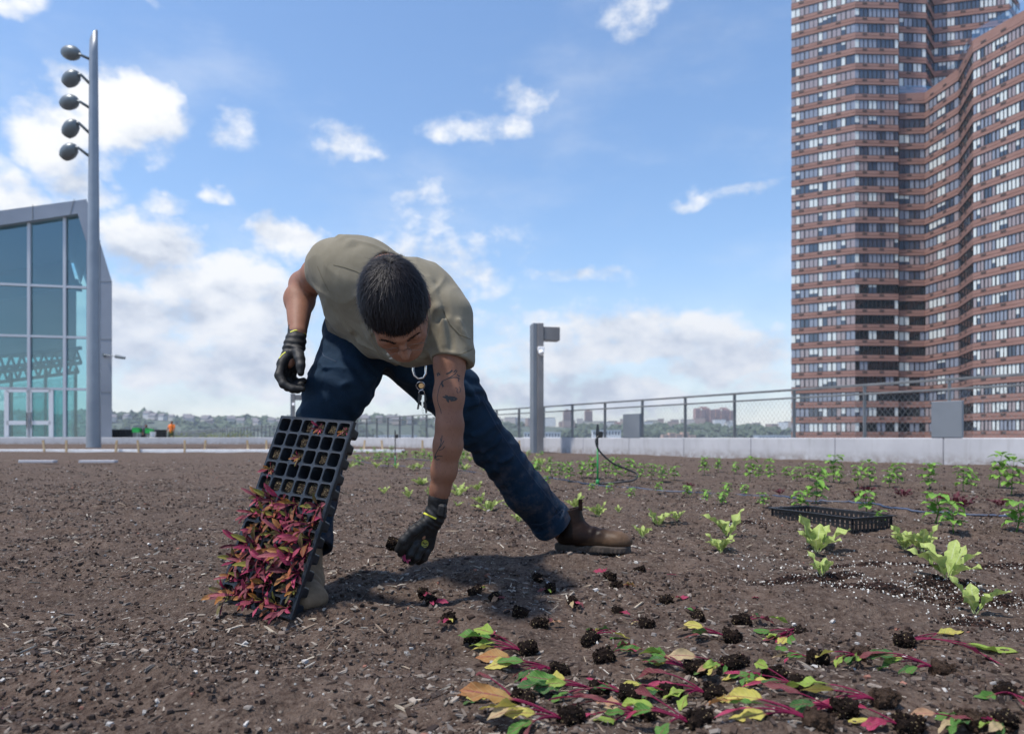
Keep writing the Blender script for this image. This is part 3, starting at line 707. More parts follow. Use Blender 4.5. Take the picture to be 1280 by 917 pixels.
for mb, fl in rest:
    for V, in [(np.concatenate(mb.v),)]:
        base = big.n; big.v.append(V); big.c.append(np.concatenate(mb.c)); big.f += [[i + base for i in f] for f in mb.f]; big.m += mb.m; big.n += len(V)
o = big.build('ribbon_window', M_PG, tower); o['kind'] = 'stuff'

# ======================= far shore =======================
def hill_h(x):
    x = np.asarray(x, float)
    l = 36 + 10 * vnoise2(x / 260, x * 0 + 3.3, 41) + 4 * vnoise2(x / 70, x * 0 + 1.3, 42)
    return np.where(x < -330, l, np.where(x < 60, l + (26 - l) * (x + 330) / 390.0, 22 + 6 * vnoise2(x / 200, x * 0 + 7.7, 44)))
M_HILL = mat('hillside', rough=.95, fn=noisy((.05, .075, .055), (.10, .12, .085), .03, 6, 0, .01))
hx = np.linspace(-2200, 2600, 241); rows = []
prof = [(-.0, -25), (.06, -18), (.16, 0), (.3, .55), (.45, .85), (.6, 1.0), (1.0, 1.0)]
V = []
for (q, hf) in prof:
    yy = 1250 + q * 420 + 0 * hx
    z = np.where(hf < -1, hf, hill_h(hx) * max(hf, 0)) if hf > 0 or hf < -1 else hill_h(hx) * 0 - 4
    V.append(np.stack([hx, yy + 14 * vnoise2(hx / 60, hx * 0 + q * 9, 43), z], 1))
V = np.array(V); nr, nc = V.shape[:2]; I = np.arange(nr * nc).reshape(nr, nc)
Q = np.stack([I[:-1, :-1], I[:-1, 1:], I[1:, 1:], I[1:, :-1]], -1).reshape(-1, 4)
tag(np_mesh('hill', V.reshape(-1, 3), Q, [M_HILL]), kind='structure')
# leafy wood on the slope: uneven clumps
M_WOODS = mat('far_foliage', rough=.9, fn=lambda t, b: t._in(b.inputs['Base Color'], t.mix(.75, t.attr('col'), t.ramp(t.noise(t.coord(), .35, 4, .7), [(.35, (.03, .05, .03)), (.65, (.12, .16, .08))]))))
ico = bmesh.new(); bmesh.ops.create_icosphere(ico, subdivisions=2, radius=1.0)
IV = np.array([v.co[:] for v in ico.verts]); IF = np.array([[v.index for v in f.verts] for f in ico.faces]); ico.free()
def hill_z(x, q): return np.interp(q, [0, .06, .16, .3, .45, .6, 1.0], [-25, -18, 0, .55, .85, 1., 1.]) * np.where((q > .14), hill_h(x), 1)
def clumps(n, xr, qr, rr, seed, cols):
    g = np.random.default_rng(seed); x = g.uniform(*xr, n); q = g.uniform(*qr, n); r = g.uniform(*rr, n)
    z = hill_z(x, q) + r * .45; y = 1250 + q * 420
    k = vnoise2(x / 38, q * 6, seed) > -.35; x, y, z, r, q = x[k], y[k], z[k], r[k], q[k]; n = len(x)
    J = IV[None] * (1 + .28 * g.standard_normal((n, len(IV), 1))) * r[:, None, None] * np.array([1.15, 1, .95])
    V = J + np.stack([x, y, z], 1)[:, None]
    c = np.array(cols)[g.integers(0, len(cols), n)] * g.uniform(.7, 1.25, (n, 1))
    return V.reshape(-1, 3), (IF[None] + (np.arange(n) * len(IV))[:, None, None]).reshape(-1, 3), np.repeat(c, len(IV), 0)
GC = [(.04, .065, .045), (.055, .08, .05), (.035, .055, .045), (.07, .09, .05)]
V, F, c = clumps(1700, (-1150, 720), (.15, .62), (4, 8.5), 5, GC)
tag(np_mesh('woods', V, F, [M_WOODS], False, cols=c), 'dark blue green wood covering the far river bank', 'woods', kind='stuff')
V, F, c = clumps(330, (-1150, -250), (.5, .66), (6, 12), 6, GC)
tag(np_mesh('woods', V, F, [M_WOODS], False, cols=c), 'taller trees along the far ridge line', 'woods', kind='stuff')
# houses on the far ridge
HC = [(.62, .6, .58), (.5, .45, .42), (.7, .7, .7), (.45, .36, .3), (.55, .5, .42), (.36, .27, .24)]
HM = [mat('house_wall', c_, .8) for c_ in HC]; M_HR = mat('house_roof', (.16, .15, .16), .8); M_HW = mat('house_window', (.05, .06, .08), .2)
def house(x, q, w, h, mi, gable, rz):
    z = float(hill_z(np.array([x]), q)[0]) + 1; y = 1250 + q * 420
    r = empty('far_house' if gable else 'far_block', (x, y, z), rz)
    MB().box((0, 0, h / 2), (w, w * .8, h)).build('wall', HM[mi], r)
    if gable:
        hw, hd = w * .55, w * .46
        MB().add([(-hw, -hd, h), (hw, -hd, h), (hw, hd, h), (-hw, hd, h), (-hw, 0, h + w * .38), (hw, 0, h + w * .38)], [(0, 1, 5, 4), (2, 3, 4, 5), (0, 4, 3), (1, 2, 5), (0, 3, 2, 1)]).build('roof', M_HR, r)
    else: MB().box((0, 0, h + .4), (w * 1.02, w * .82, .8)).build('roof', M_HR, r)
    return r
hg = random.Random(11)
for i in range(46):
    x = -1120 + i * 24 + hg.uniform(-9, 9); r = house(x, hg.uniform(.36, .5), hg.uniform(11, 19), hg.uniform(8, 13), hg.randrange(6), True, hg.uniform(-.4, .4))
    tag(r, 'small pale gabled house among trees on the far wooded ridge', 'house', 'small houses on the far wooded ridge')
for i in range(44):
    x = -60 + i * 17 + hg.uniform(-7, 7); q = hg.uniform(.5, .75); h = hg.uniform(10, 19); r = house(x, q, hg.uniform(12, 30), h, hg.randrange(6), False, hg.uniform(-.3, .3))
    tag(r, 'small flat roofed pale building on the far skyline above the wood', 'building', 'low pale buildings on the far skyline')
# brown high-rises
M_HB = mat('far_brown_brick', rough=.85, fn=noisy((.30, .17, .13), (.36, .21, .165), .1, 3, 0, .01)); M_HB2 = mat('far_red_brick', rough=.85, fn=noisy((.36, .20, .18), (.42, .25, .22), .1, 3, 0, .01))
def highrise(pxa, pxb, pyt, D, lab, mt, wings=1):
    xa, xb = (pxa - 640) / FPX * D, (pxb - 640) / FPX * D; zt = (HOR - pyt) / FPX * D; w = (xb - xa)
    r = empty('high_rise', ((xa + xb) / 2, D, -24)); tag(r, lab, 'high-rise'); H = zt + 24
    mb = MB(); wn = MB()
    for k in range(wings):
        ww = w / wings; c = -w / 2 + (k + .5) * ww; y0 = (k % 2) * -6
        mb.box((c, y0, H / 2 - (k % 2) * 2), (ww * .97, 24, H - (k % 2) * 4))
        nc_ = max(3, int(ww / 4))
        for i in range(nc_):
            MB().box((c - ww / 2 + (i + .5) * ww / nc_, y0 - 12.05, H / 2 + 11), (ww / nc_ * .42, .3, H - 28)).build('window_strip', M_HW, r)
    mb.box((0, 2, H + 2), (w * .35, 10, 4)); mb.build('wall', mt, r)
highrise(704, 713.5, 513, 1750, 'slim brown high-rise just right of the square light post', M_HB, 1)
highrise(731, 740, 513, 1760, 'slim brown high-rise, nearer the sprinkler stake of the slim pair', M_HB, 1)
highrise(868, 891, 510, 1600, 'broad ribbed pink brown apartment block touching its twin, the one further from the tower', M_HB2, 4)
highrise(893, 916, 511, 1610, 'broad ribbed pink brown apartment block beside its twin, the one closer to the tower', M_HB2, 4)
highrise(766, 786, 529, 1560, 'low red brick block above the wood beside the small grey panel', M_HB2, 1)
o = highrise
wh = empty('riverside_building', ((846 - 640) / FPX * 1150, 1150, -24)); tag(wh, 'low wide salmon coloured building on the river front', 'building')
mb = MB(); wn = MB()
for k, (x, h) in enumerate(((-20, 30), (-9, 33), (2, 31), (13, 34), (24, 29))):
    mb.box((x, 0, h / 2), (11.2, 18, h)); 
    for j in range(4): MB().box((x, -9.1, h - 2.5 - j * 3), (8, .3, 1.2)).build('ribbon_window', M_HW, wh)
mb.build('wall', mat('salmon_wall', (.5, .33, .25), .8), wh)
for (pxa, pxb, h, D, lab) in ((470, 520, 4, 1180, 'long white pier shed on the far river front behind the forearm'), (740, 775, 12, 1120, 'white columned pier building on the far river front'), (655, 700, 9, 1150, 'white marina building behind the square light post'), (945, 988, 3, 1000, 'low white pier roof beside the apartment tower')):
    xa, xb = (pxa - 640) / FPX * D, (pxb - 640) / FPX * D; r = empty('pier_building', ((xa + xb) / 2, D, -24)); tag(r, lab, 'pier building'); w = xb - xa; H = 24 + h
    MB().box((0, 0, H / 2), (w, 20, H)).build('wall', HM[2], r); MB().box((0, 0, H + .6), (w * 1.03, 22, 1.2)).build('roof', mat('pale_roof', (.5, .55, .6), .6) if 'pale_roof' not in bpy.data.materials else bpy.data.materials['pale_roof'], r)
    for i in range(int(w / 5)): MB().box((-w / 2 + 2.5 + i * 5, -10.1, H - 4), (2.4, .3, 5)).build('window', M_HW, r)
# ======================= implicit surfaces =======================
def smin(a, b, k):
    h = np.clip(.5 + .5 * (b - a) / k, 0, 1); return b + (a - b) * h - k * h * (1 - h)
def smax(a, b, k): return -smin(-a, -b, k)
def cap(p, a, b, ra, rb=None):
    a = np.asarray(a, np.float32); b = np.asarray(b, np.float32); rb = ra if rb is None else rb
    ba = b - a; t = np.clip(((p - a) @ ba) / (ba @ ba), 0, 1); return np.linalg.norm(p - a - t[:, None] * ba, axis=1) - (ra + (rb - ra) * t)
def chain(p, pts, rs, k=.01):
    d = None
    for i in range(len(pts) - 1):
        c = cap(p, pts[i], pts[i + 1], rs[i], rs[i + 1]); d = c if d is None else smin(d, c, k)
    return d
def ell(p, c, r, M=None):
    """M rows = local axes"""
    q = p - np.asarray(c, np.float32)
    if M is not None: q = q @ np.asarray(M, np.float32).T
    r = np.asarray(r, np.float32); k0 = np.linalg.norm(q / r, axis=1); k1 = np.linalg.norm(q / (r * r), axis=1) + 1e-9; return k0 * (k0 - 1) / k1
def rbox(p, c, half, rad, M=None):
    q = p - np.asarray(c, np.float32)
    if M is not None: q = q @ np.asarray(M, np.float32).T
    q = np.abs(q) - (np.asarray(half) - rad); return np.linalg.norm(np.maximum(q, 0), axis=1) + np.minimum(q.max(1), 0) - rad
def sdf_arrays(f, lo, hi, h):
    """surface nets on a narrow band"""
    lo = np.asarray(lo, float); hi = np.asarray(hi, float); B = 8
    nb = np.ceil((hi - lo) / (h * B)).astype(int); n = nb * B + 1
    bc = np.stack(np.meshgrid(*[np.arange(k) for k in nb], indexing='ij'), -1).reshape(-1, 3)
    cen = lo + (bc + .5) * B * h; dc = f(cen.astype(np.float32)); act = np.abs(dc) < B * h * 1.35
    V = np.ones(n, np.float32)
    for b, d in zip(bc[~act], dc[~act]):
        if d < 0: V[b[0] * B:(b[0] + 1) * B + 1, b[1] * B:(b[1] + 1) * B + 1, b[2] * B:(b[2] + 1) * B + 1] = -1
    g = np.stack(np.meshgrid(*[np.arange(B + 1)] * 3, indexing='ij'), -1).reshape(-1, 3)
    ab = bc[act]
    for s in range(0, len(ab), 400):
        idx = (ab[s:s + 400, None] * B + g[None]).reshape(-1, 3); v = f((lo + idx * h).astype(np.float32))
        V[idx[:, 0], idx[:, 1], idx[:, 2]] = v
    S = V < 0; nc = n - 1; acc = np.zeros((*nc, 3), np.float32); cnt = np.zeros(nc, np.float32); quads = []
    vid = -np.ones(nc, np.int64)
    edges = []
    for a in range(3):
        sl0 = [slice(None)] * 3; sl1 = [slice(None)] * 3; sl0[a] = slice(0, -1); sl1[a] = slice(1, None)
        A = S[tuple(sl0)]; Bm = S[tuple(sl1)]; I = np.argwhere(A != Bm); i0 = I; i1 = I.copy(); i1[:, a] += 1
        v0 = V[i0[:, 0], i0[:, 1], i0[:, 2]]; v1 = V[i1[:, 0], i1[:, 1], i1[:, 2]]; t_ = v0 / (v0 - v1)
        pos = i0.astype(np.float32); pos[:, a] += t_; edges.append((a, I, v0 < 0))
        o1, o2 = [x for x in range(3) if x != a]
        for d1 in (0, 1):
            for d2 in (0, 1):
                c = I.copy(); c[:, o1] -= d1; c[:, o2] -= d2
                ok = ((c >= 0) & (c < nc)).all(1); cc = c[ok]
                np.add.at(acc, (cc[:, 0], cc[:, 1], cc[:, 2]), pos[ok]); np.add.at(cnt, (cc[:, 0], cc[:, 1], cc[:, 2]), 1)
    m = cnt > 0; vid[m] = np.arange(m.sum()); verts = lo + (acc[m] / cnt[m][:, None]) * h
    for a, I, inside in edges:
        o1, o2 = [x for x in range(3) if x != a]; cs = []
        for d1, d2 in ((0, 0), (1, 0), (1, 1), (0, 1)):
            c = I.copy(); c[:, o1] -= d1; c[:, o2] -= d2; cs.append(c)
        ok = np.ones(len(I), bool)
        for c in cs: ok &= ((c >= 0) & (c < nc)).all(1)
        q = np.stack([vid[c[ok][:, 0], c[ok][:, 1], c[ok][:, 2]] for c in cs], 1)
        fl = inside[ok] if a != 1 else ~inside[ok]
        q[fl] = q[fl][:, ::-1]; quads.append(q[:, ::-1])
    return verts, np.concatenate(quads)
def sdf_obj(name, f, lo, hi, h, m, parent=None, cols=None, smooth_it=0):
    V, Q = sdf_arrays(f, lo, hi, h)
    if smooth_it:
        e = np.concatenate([Q[:, [0, 1]], Q[:, [1, 2]], Q[:, [2, 3]], Q[:, [3, 0]]]); deg = np.bincount(e[:, 0], minlength=len(V)).astype(float)[:, None]
        for _ in range(smooth_it):
            s = np.zeros_like(V); np.add.at(s, e[:, 0], V[e[:, 1]]); V = V * .5 + .5 * s / np.maximum(deg, 1)
    c = cols(V) if cols else None
    return np_mesh(name, V, Q, m if isinstance(m, (list, tuple)) else [m], True, parent, cols=c)
def frame(x, y=None, z=None):
    pass
def unit(v): v = np.asarray(v, float); return v / np.linalg.norm(v)
def fbm3(p, sc, seed=0, oc=3):
    r = 0; a = 1
    for i in range(oc): r = r + a * vnoise3(p * sc * 2 ** i, seed + i); a *= .5
    return r
# ======================= the worker =======================
def skin_fn(t, b):
    c = t.coord(); n = t.noise(c, 9, 5, .6); n2 = t.noise(c, 90, 4, .7); n3 = t.noise(t.mapping(c, (1, 1, .22)), 420, 2, .5)
    col = t.ramp(n, [(.3, (.20, .092, .058)), (.7, (.275, .138, .09))]); col = t.mix(t.mr(n2, .5, .75, 0, .35), col, (.17, .07, .045))
    col = t.mix(t.mr(n3, .62, .70, 0, .35), col, (.05, .025, .018))
    t._in(b.inputs['Base Color'], col); t._in(b.inputs['Normal'], t.bump(t.noise(c, 240, 4, .6), .25, .0012))
M_SKIN = mat('skin', rough=.6, spec=.28, fn=skin_fn); M_SKIN.node_tree.nodes['Principled BSDF'].inputs['Subsurface Weight'].default_value = .12
M_SKIN.node_tree.nodes['Principled BSDF'].inputs['Subsurface Radius'].default_value = (.012, .005, .003); M_SKIN.node_tree.nodes['Principled BSDF'].inputs['Subsurface Scale'].default_value = .6
def shirt_fn(t, b):
    c = t.coord(); n = t.noise(c, 7, 5, .6); w = t.noise(t.mapping(c, (1, 1, 1)), 500, 2, .5)
    col = t.ramp(n, [(.3, (.165, .147, .108)), (.7, (.225, .202, .152))]); col = t.mix(t.mr(t.noise(c, 60, 4, .7), .5, .8, 0, .25), col, (.12, .105, .07))
    t._in(b.inputs['Base Color'], col)
    f = t.noise(t.mapping(c, (1, 1, .5), (0, .5, .4)), 22, 2, .5, .6)
    t._in(b.inputs['Normal'], t.bump(f, .16, .02, t.bump(w, .3, .0008)))
M_SHIRT = mat('olive_cotton', rough=.92, spec=.1, fn=shirt_fn, Sheen_Weight=.08)
def denim_fn(t, b):
    c = t.coord(); n = t.noise(c, 5, 5, .6); w = t.noise(t.mapping(c, (1, 1, .3)), 520, 2, .5)
    col = t.ramp(n, [(.3, (.0042, .0145, .031)), (.7, (.008, .026, .053))]); col = t.mix(t.mr(w, .5, .75, 0, .22), col, (.03, .05, .085))
    sz = t.n.new('ShaderNodeSeparateXYZ'); t.l.new(c, sz.inputs[0])
    dust = t.math('MULTIPLY', t.mr(t.noise(c, 15, 6, .75), .47, .72, 0, .75), t.mr(sz.outputs[2], .48, .2))
    col = t.mix(dust, col, (.11, .085, .08))
    t._in(b.inputs['Base Color'], col)
    f = t.noise(t.mapping(c, (1, 1, 1), (.3, .5, .2)), 17, 3, .5, 1.0)
    t._in(b.inputs['Normal'], t.bump(f, .25, .02, t.bump(w, .35, .0008)))
M_DENIM = mat('navy_denim', rough=.85, spec=.18, fn=denim_fn)
M_GLOVE = mat('black_glove', rough=.62, spec=.4, fn=noisy((.005, .005, .0055), (.014, .014, .0155), 18, 5, .35, .002, bscale=160))
def boot_fn(t, b):
    c = t.coord(); sz = t.n.new('ShaderNodeSeparateXYZ'); t.l.new(c, sz.inputs[0]); n = t.noise(c, 14, 6, .65)
    base = t.ramp(n, [(.3, (.007, .0035, .0028)), (.7, (.019, .0098, .0068))])
    dust = t.math('MULTIPLY', t.mr(t.math('ADD', n, t.math('MULTIPLY', sz.outputs[0], .0)), .3, .6, .45, 1), t.mr(t.math('SUBTRACT', t.math('MULTIPLY', sz.outputs[2], -1.0), t.math('MULTIPLY', sz.outputs[0], -.62)), .115, .165))
    base = t.mix(dust, base, (.115, .072, .045))
    t._in(b.inputs['Base Color'], base); t._in(b.inputs['Roughness'], t.mr(n, .3, .7, .38, .6))
    t._in(b.inputs['Normal'], t.bump(t.noise(c, 60, 5, .6), .3, .003, t.bump(t.noise(c, 14, 3, .5, 1.5), .3, .01)))
M_BOOT = mat('brown_leather', rough=.45, spec=.14, fn=boot_fn)
M_BOOTD = mat('dusty_leather', rough=.75, spec=.2, fn=noisy((.12, .08, .05), (.26, .18, .115), 14, 5, .4, .004))
M_SOLE = mat('boot_sole', rough=.9, fn=noisy((.03, .024, .02), (.085, .066, .055), 20, 5, .5, .003))
M_INK = mat('tattoo_ink', (.016, .018, .022), .6); M_YEL = mat('yellow_trim', (.55, .55, .05), .6); M_HAIR = mat('dark_hair', (.005, .0045, .006), .7, spec=.2)
M_SEAM = mat('navy_seam', (.02, .035, .065), .9); M_SHSEAM = mat('olive_seam', (.12, .105, .07), .9); M_PRINT = mat('pale_print', (.5, .48, .42), .8)

Rsh, Rel, Rwr = P(416, 333, 2.0), P(379, 356, 2.23), P(372, 416, 2.06)
Lsh, Lel, Lwr = P(562, 404, 1.87), P(562, 532, 1.81), P(546, 632, 1.86)
NB = P(488, 350, 1.9); HC = P(494, 382, 1.66)
Fh = unit((.21, -.32, -.92)); Uh = np.array([.0, -.93, .32]); Uh = unit(Uh - (Uh @ Fh) * Fh); Rh = np.cross(Uh, Fh); HM_ = np.stack([Rh, Fh, Uh])
def hl(r, f, u): return HC + r * Rh + f * Fh + u * Uh
LEGL = [P(525, 450, 2.28), P(567, 493, 2.36), P(596, 533, 2.43), P(618, 561, 2.50), P(657, 614, 2.60), P(692, 655, 2.68)]; RL = [.114, .094, .081, .076, .079, .083]
LEGR = [P(444, 440, 2.22), P(424, 485, 2.12), P(408, 520, 2.13), P(400, 560, 2.12), P(386, 620, 2.05), P(379, 684, 1.96)]; RR = [.112, .094, .080, .080, .079, .079]
def body_f(p):
    q = (p - HC.astype(np.float32)) @ HM_.T.astype(np.float32)
    d = ell(q, (0, -.006, .018), (.0745, .096, .092)); d = smin(d, ell(q, (0, .036, -.05), (.058, .060, .072)), .035)
    d = smin(d, cap(q, (0, .078, -.100), (0, .07, -.095), .022), .025)
    for s in (-1, 1):
        d = smin(d, cap(q, (s * .05, .01, -.06), (s * .02, .07, -.1), .018), .03)
        d = smin(d, cap(q, (s * .010, .096, .006), (s * .046, .076, .006), .0075), .014)
        d = smin(d, ell(q, (s * .040, .068, -.038), (.02, .018, .016)), .02)
        d = smax(d, -ell(q, (s * .031, .101, -.014), (.017, .012, .0105)), .010)
        d = smin(d, ell(q, (s * .031, .084, -.015), (.014, .0095, .0105)), .003)
        d = smin(d, cap(q, (s * .011, .108, -.040), (s * .009, .104, -.046), .0065), .006)
        e = ell(q, (s * .080, -.012, -.018), (.008, .019, .031)); e = smax(e, -ell(q, (s * .089, -.006, -.014), (.008, .010, .02)), .004); d = smin(d, e, .006)
    d = smin(d, chain(q, [(0, .092, .004), (0, .107, -.020), (0, .120, -.040)], [.0065, .0075, .0105], .01), .010)
    d = smin(d, cap(q, (-.014, .094, -.070), (.014, .094, -.070), .0055), .006); d = smin(d, cap(q, (-.010, .092, -.081), (.010, .092, -.081), .0065), .005)
    d = smin(d, cap(p, hl(0, -.035, -.055), NB, .056, .062), .03)
    # trunk inside the clothes
    t_ = smin(cap(p, P(440, 345, 1.99), P(540, 392, 1.90), .07), cap(p, P(485, 365, 1.96), P(484, 418, 2.27), .09, .09), .06); d = smin(d, t_, .05)
    # arms
    d = smin(d, chain(p, [Rsh, (Rsh * .55 + Rel * .45), Rel], [.056, .050, .043], .02), .03)
    d = smin(d, chain(p, [Rel, Rel * .68 + Rwr * .32 + np.array([-.006, 0, 0]), Rwr], [.040, .044, .026], .025), .02)
    d = smin(d, chain(p, [Lsh, P(562, 455, 1.84), P(561, 495, 1.82), Lel], [.055, .0400, .0385, .0335], .02), .03)
    d = smin(d, chain(p, [Lel, P(560, 556, 1.815), P(555, 588, 1.83), P(550, 612, 1.845), Lwr], [.0335, .0365, .0320, .0245, .0225], .02), .02)
    d = smin(d, cap(p, P(573, 531, 1.83), P(572, 536, 1.83), .010), .02)
    # hands inside the gloves, legs inside the trousers
    d = smin(d, cap(p, Lwr, P(527, 668, 1.85), .020, .018), .01); d = smin(d, cap(p, Rwr, P(360, 452, 2.02), .022, .02), .01)
    d = smin(d, chain(p, LEGL[:-1] + [P(705, 668, 2.70)], [.08, .07, .055, .05, .045, .035], .03), .04)
    d = smin(d, chain(p, LEGR[:-1] + [P(381, 708, 1.93)], [.08, .07, .055, .05, .042, .030], .03), .04)
    return d
person = empty('person', tuple(P(470, 560, 2.2) * np.array([1, 1, 0])))
tag(person, 'bending man in olive T-shirt, navy work trousers and black gloves holding a small plant plug', 'person')
ploc = -Vector(person.location)
def pp(o): o.location = ploc; return o
body = pp(sdf_obj('body', body_f, (-.85, 1.45, -.02), (.42, 2.9, 1.12), .0042, M_SKIN, person))

# ---- shirt
def fold(p, a, b, r, amp, sharp=1.0):
    """a soft ridge running from a to b"""
    return amp * np.exp(-(np.maximum(cap(p, a, b, 0), 0) / r) ** 2)
SX = unit(P(555, 415, 1.9) - P(425, 335, 2.0))           # along the shoulders
def shirt_f(p):
    d = cap(p, P(436, 343, 1.99), P(538, 396, 1.90), .094, .090)
    d = smin(d, cap(p, P(456, 348, 1.98), P(452, 398, 2.20), .105, .112), .06)
    d = smin(d, cap(p, P(520, 372, 1.93), P(508, 418, 2.22), .100, .112), .06)
    d = smin(d, cap(p, P(448, 385, 2.04), P(512, 425, 1.98), .085, .072), .06)      # chest hanging in the cloth
    d = smin(d, cap(p, P(470, 425, 2.08), P(540, 430, 1.96), .055, .055), .05)
    d = smin(d, cap(p, Rsh + np.array([0, 0, .006]), P(403, 343, 2.07), .074, .060), .03)
    d = smin(d, cap(p, P(560, 396, 1.875), P(566, 455, 1.845), .068, .058), .035)
    d = smax(d, -cap(p, hl(0, -.035, -.055), NB + (NB - HC) * .1, .066, .070), .012)    # neck opening
    # folds
    q = p @ np.array([[.6, .5, 0], [0, .4, .5], [.5, 0, .9]], np.float32)
    nA = (vnoise3(p * np.array([3, 4, 3], np.float32), 21) * .8)[:, None]
    d = d + .0035 * vnoise3(q * 6, 3)
    st3 = np.stack([p @ np.array([.84, 0, -.54], np.float32) * 12, p[:, 1] * 6, p @ np.array([.54, 0, .84], np.float32) * 5], 1)
    d = d - .0052 * np.clip(1 - np.abs(vnoise3(st3 + nA, 31)) * 3.2, 0, 1) ** 1.6 * np.clip(.55 + vnoise3(p * 6, 32), 0, 1)
    st4 = np.stack([p @ np.array([.54, 0, .84], np.float32) * 14, p[:, 1] * 8, p @ np.array([.84, 0, -.54], np.float32) * 6], 1)
    d = d - .0042 * np.clip(1 - np.abs(vnoise3(st4 + nA, 33)) * 3.2, 0, 1) ** 1.6 * np.clip(.4 + vnoise3(p * 7, 34), 0, 1)
    for a, b, r, amp in ((P(432, 300, 1.93), P(404, 335, 1.98), .010, .010), (P(438, 306, 1.9), P(412, 358, 1.95), .012, .009), (P(425, 296, 1.95), P(445, 303, 1.93), .010, .008),
                         (P(415, 330, 1.92), P(455, 345, 1.88), .009, .007), (P(418, 350, 1.92), P(450, 395, 1.93), .012, .009), (P(412, 375, 1.95), P(438, 412, 1.98), .010, .008),
                         (P(545, 385, 1.80), P(530, 420, 1.85), .010, .010), (P(553, 395, 1.79), P(556, 430, 1.80), .009, .008), (P(575, 400, 1.80), P(586, 432, 1.81), .009, .007),
                         (P(535, 350, 1.84), P(548, 385, 1.80), .010, .007), (P(470, 420, 1.96), P(530, 447, 1.9), .010, .010), (P(450, 428, 2.0), P(500, 452, 1.96), .009, .009), (P(455, 400, 1.93), P(470, 440, 1.96), .010, .006)):
        d = d - fold(p, a, b, r * 1.1, amp * 1.35)
        d = d + fold(p, np.asarray(a) + np.array([.018, 0, -.016]), np.asarray(b) + np.array([.018, 0, -.016]), r, amp * .9)
    # openings: sleeves and hem
    ar = unit(Rel - Rsh); an = unit((-.80, .52, -.28)); cR = P(402, 346, 2.07); lc = np.where(np.linalg.norm(p - cR.astype(np.float32), axis=1) < .13, ((p - cR.astype(np.float32)) @ an.astype(np.float32)), -.01); d = smax(d, lc, .004); d = smax(d, -cap(p, P(408, 344, 2.05), P(408, 344, 2.05) + ar * .2, .058), .004)
    al = unit(P(561, 495, 1.82) - P(564, 420, 1.87)); cL = P(566, 453, 1.845); al2 = unit(al + np.array([.22, 0, 0])); al2 = unit(al + np.array([-.12, 0, 0]))
    lc = np.where(np.linalg.norm(p - cL.astype(np.float32), axis=1) < .13, (p - cL.astype(np.float32)) @ al2.astype(np.float32), -.01); d = smax(d, lc, .004); d = smax(d, -cap(p, P(563, 452, 1.842), P(563, 452, 1.842) + al * .2, .045), .004)
    hm = unit(P(480, 440, 2.3) - P(485, 372, 1.95)); cH = P(480, 430, 2.27)
    d = smax(d, ((p - cH.astype(np.float32)) @ hm.astype(np.float32)), .004)
    return d
shirt = pp(sdf_obj('shirt', shirt_f, (-.82, 1.66, .5), (.02, 2.42, 1.14), .0036, M_SHIRT, person))

# ---- trousers
def pants_f(p):
    d = smin(chain(p, LEGL, RL, .03), chain(p, LEGR, RR, .03), .03)
    d = smin(d, cap(p, P(452, 415, 2.30), P(508, 425, 2.32), .125), .04)
    al = unit(LEGL[5] - LEGL[4]); ar = unit(LEGR[5] - LEGR[4])
    # folds: drag lines at the knee, the crotch and stacking above the hem
    q = p - LEGL[3].astype(np.float32); s = q @ unit(LEGL[4] - LEGL[2]).astype(np.float32)
    w = vnoise3(p * 9, 12) * 1.3
    d = d + .0042 * np.sin(s * 95 + w * 4 + q[:, 0] * 30) * np.exp(-(s / .16) ** 2) * (vnoise3(p * 6, 17) * .5 + .8)
    q = p - LEGR[1].astype(np.float32); s = q[:, 2]; d = d + .004 * np.sin(s * 80 + w * 4 + q[:, 0] * 40) * np.exp(-(s / .12) ** 2)
    d = d - .005 * np.clip(1 - np.abs(vnoise3(p * np.array([11, 9, 13], np.float32) + 3, 51)) * 3.2, 0, 1) ** 1.6 * np.clip(.4 + vnoise3(p * 6, 52), 0, 1)
    d = d + .0045 * vnoise3(p * np.array([11, 11, 8], np.float32), 14) + .0022 * (1 - 2 * np.abs(vnoise3(p * np.array([24, 20, 16], np.float32), 15)))
    for a, b, r, amp in ((P(583, 480, 2.27), P(603, 512, 2.3), .012, .010), (P(601, 494, 2.3), P(560, 530, 2.28), .010, .008), (P(622, 530, 2.38), P(590, 545, 2.34), .010, .011), (P(630, 545, 2.4), P(600, 570, 2.38), .010, .010), (P(652, 566, 2.45), P(622, 580, 2.42), .010, .009), (P(600, 560, 2.38), P(650, 635, 2.55), .012, .006),
                         (P(484, 470, 2.2), P(540, 478, 2.22), .010, .009), (P(484, 470, 2.15), P(430, 480, 2.02), .010, .009), (P(484, 468, 2.15), P(440, 450, 2.08), .012, .008), (P(395, 450, 2.05), P(420, 470, 2.0), .010, .008)):
        d = d - fold(p, a, b, r, amp)
    for c, a, rr in ((LEGL[5], al, .074), (LEGR[5], ar, .068)):
        c_ = c.astype(np.float32); s = (p - c_) @ a.astype(np.float32)
        rad = np.linalg.norm(p - c_ - s[:, None] * a.astype(np.float32), axis=1)
        near = rad < .16
        dd = smax(d - .003 * (s > -.045), s, .003); dd = smax(dd, -cap(p, c - a * .09, c + a * .2, rr), .003)
        d = np.where(near & (s > -.2), dd, d)
    return d
pants = pp(sdf_obj('trousers', pants_f, (-.80, 1.66, .05), (.42, 2.86, .98), .0042, M_DENIM, person))
tree_p = BVHTree.FromObject(pants, bpy.context.evaluated_depsgraph_get())
def bvh(o): 
    me = o.data; n = len(me.vertices); v = np.empty(n * 3, np.float32); me.vertices.foreach_get('co', v)
    f = [tuple(p_.vertices) for p_ in me.polygons]; return BVHTree.FromPolygons(v.reshape(-1, 3).tolist(), f)
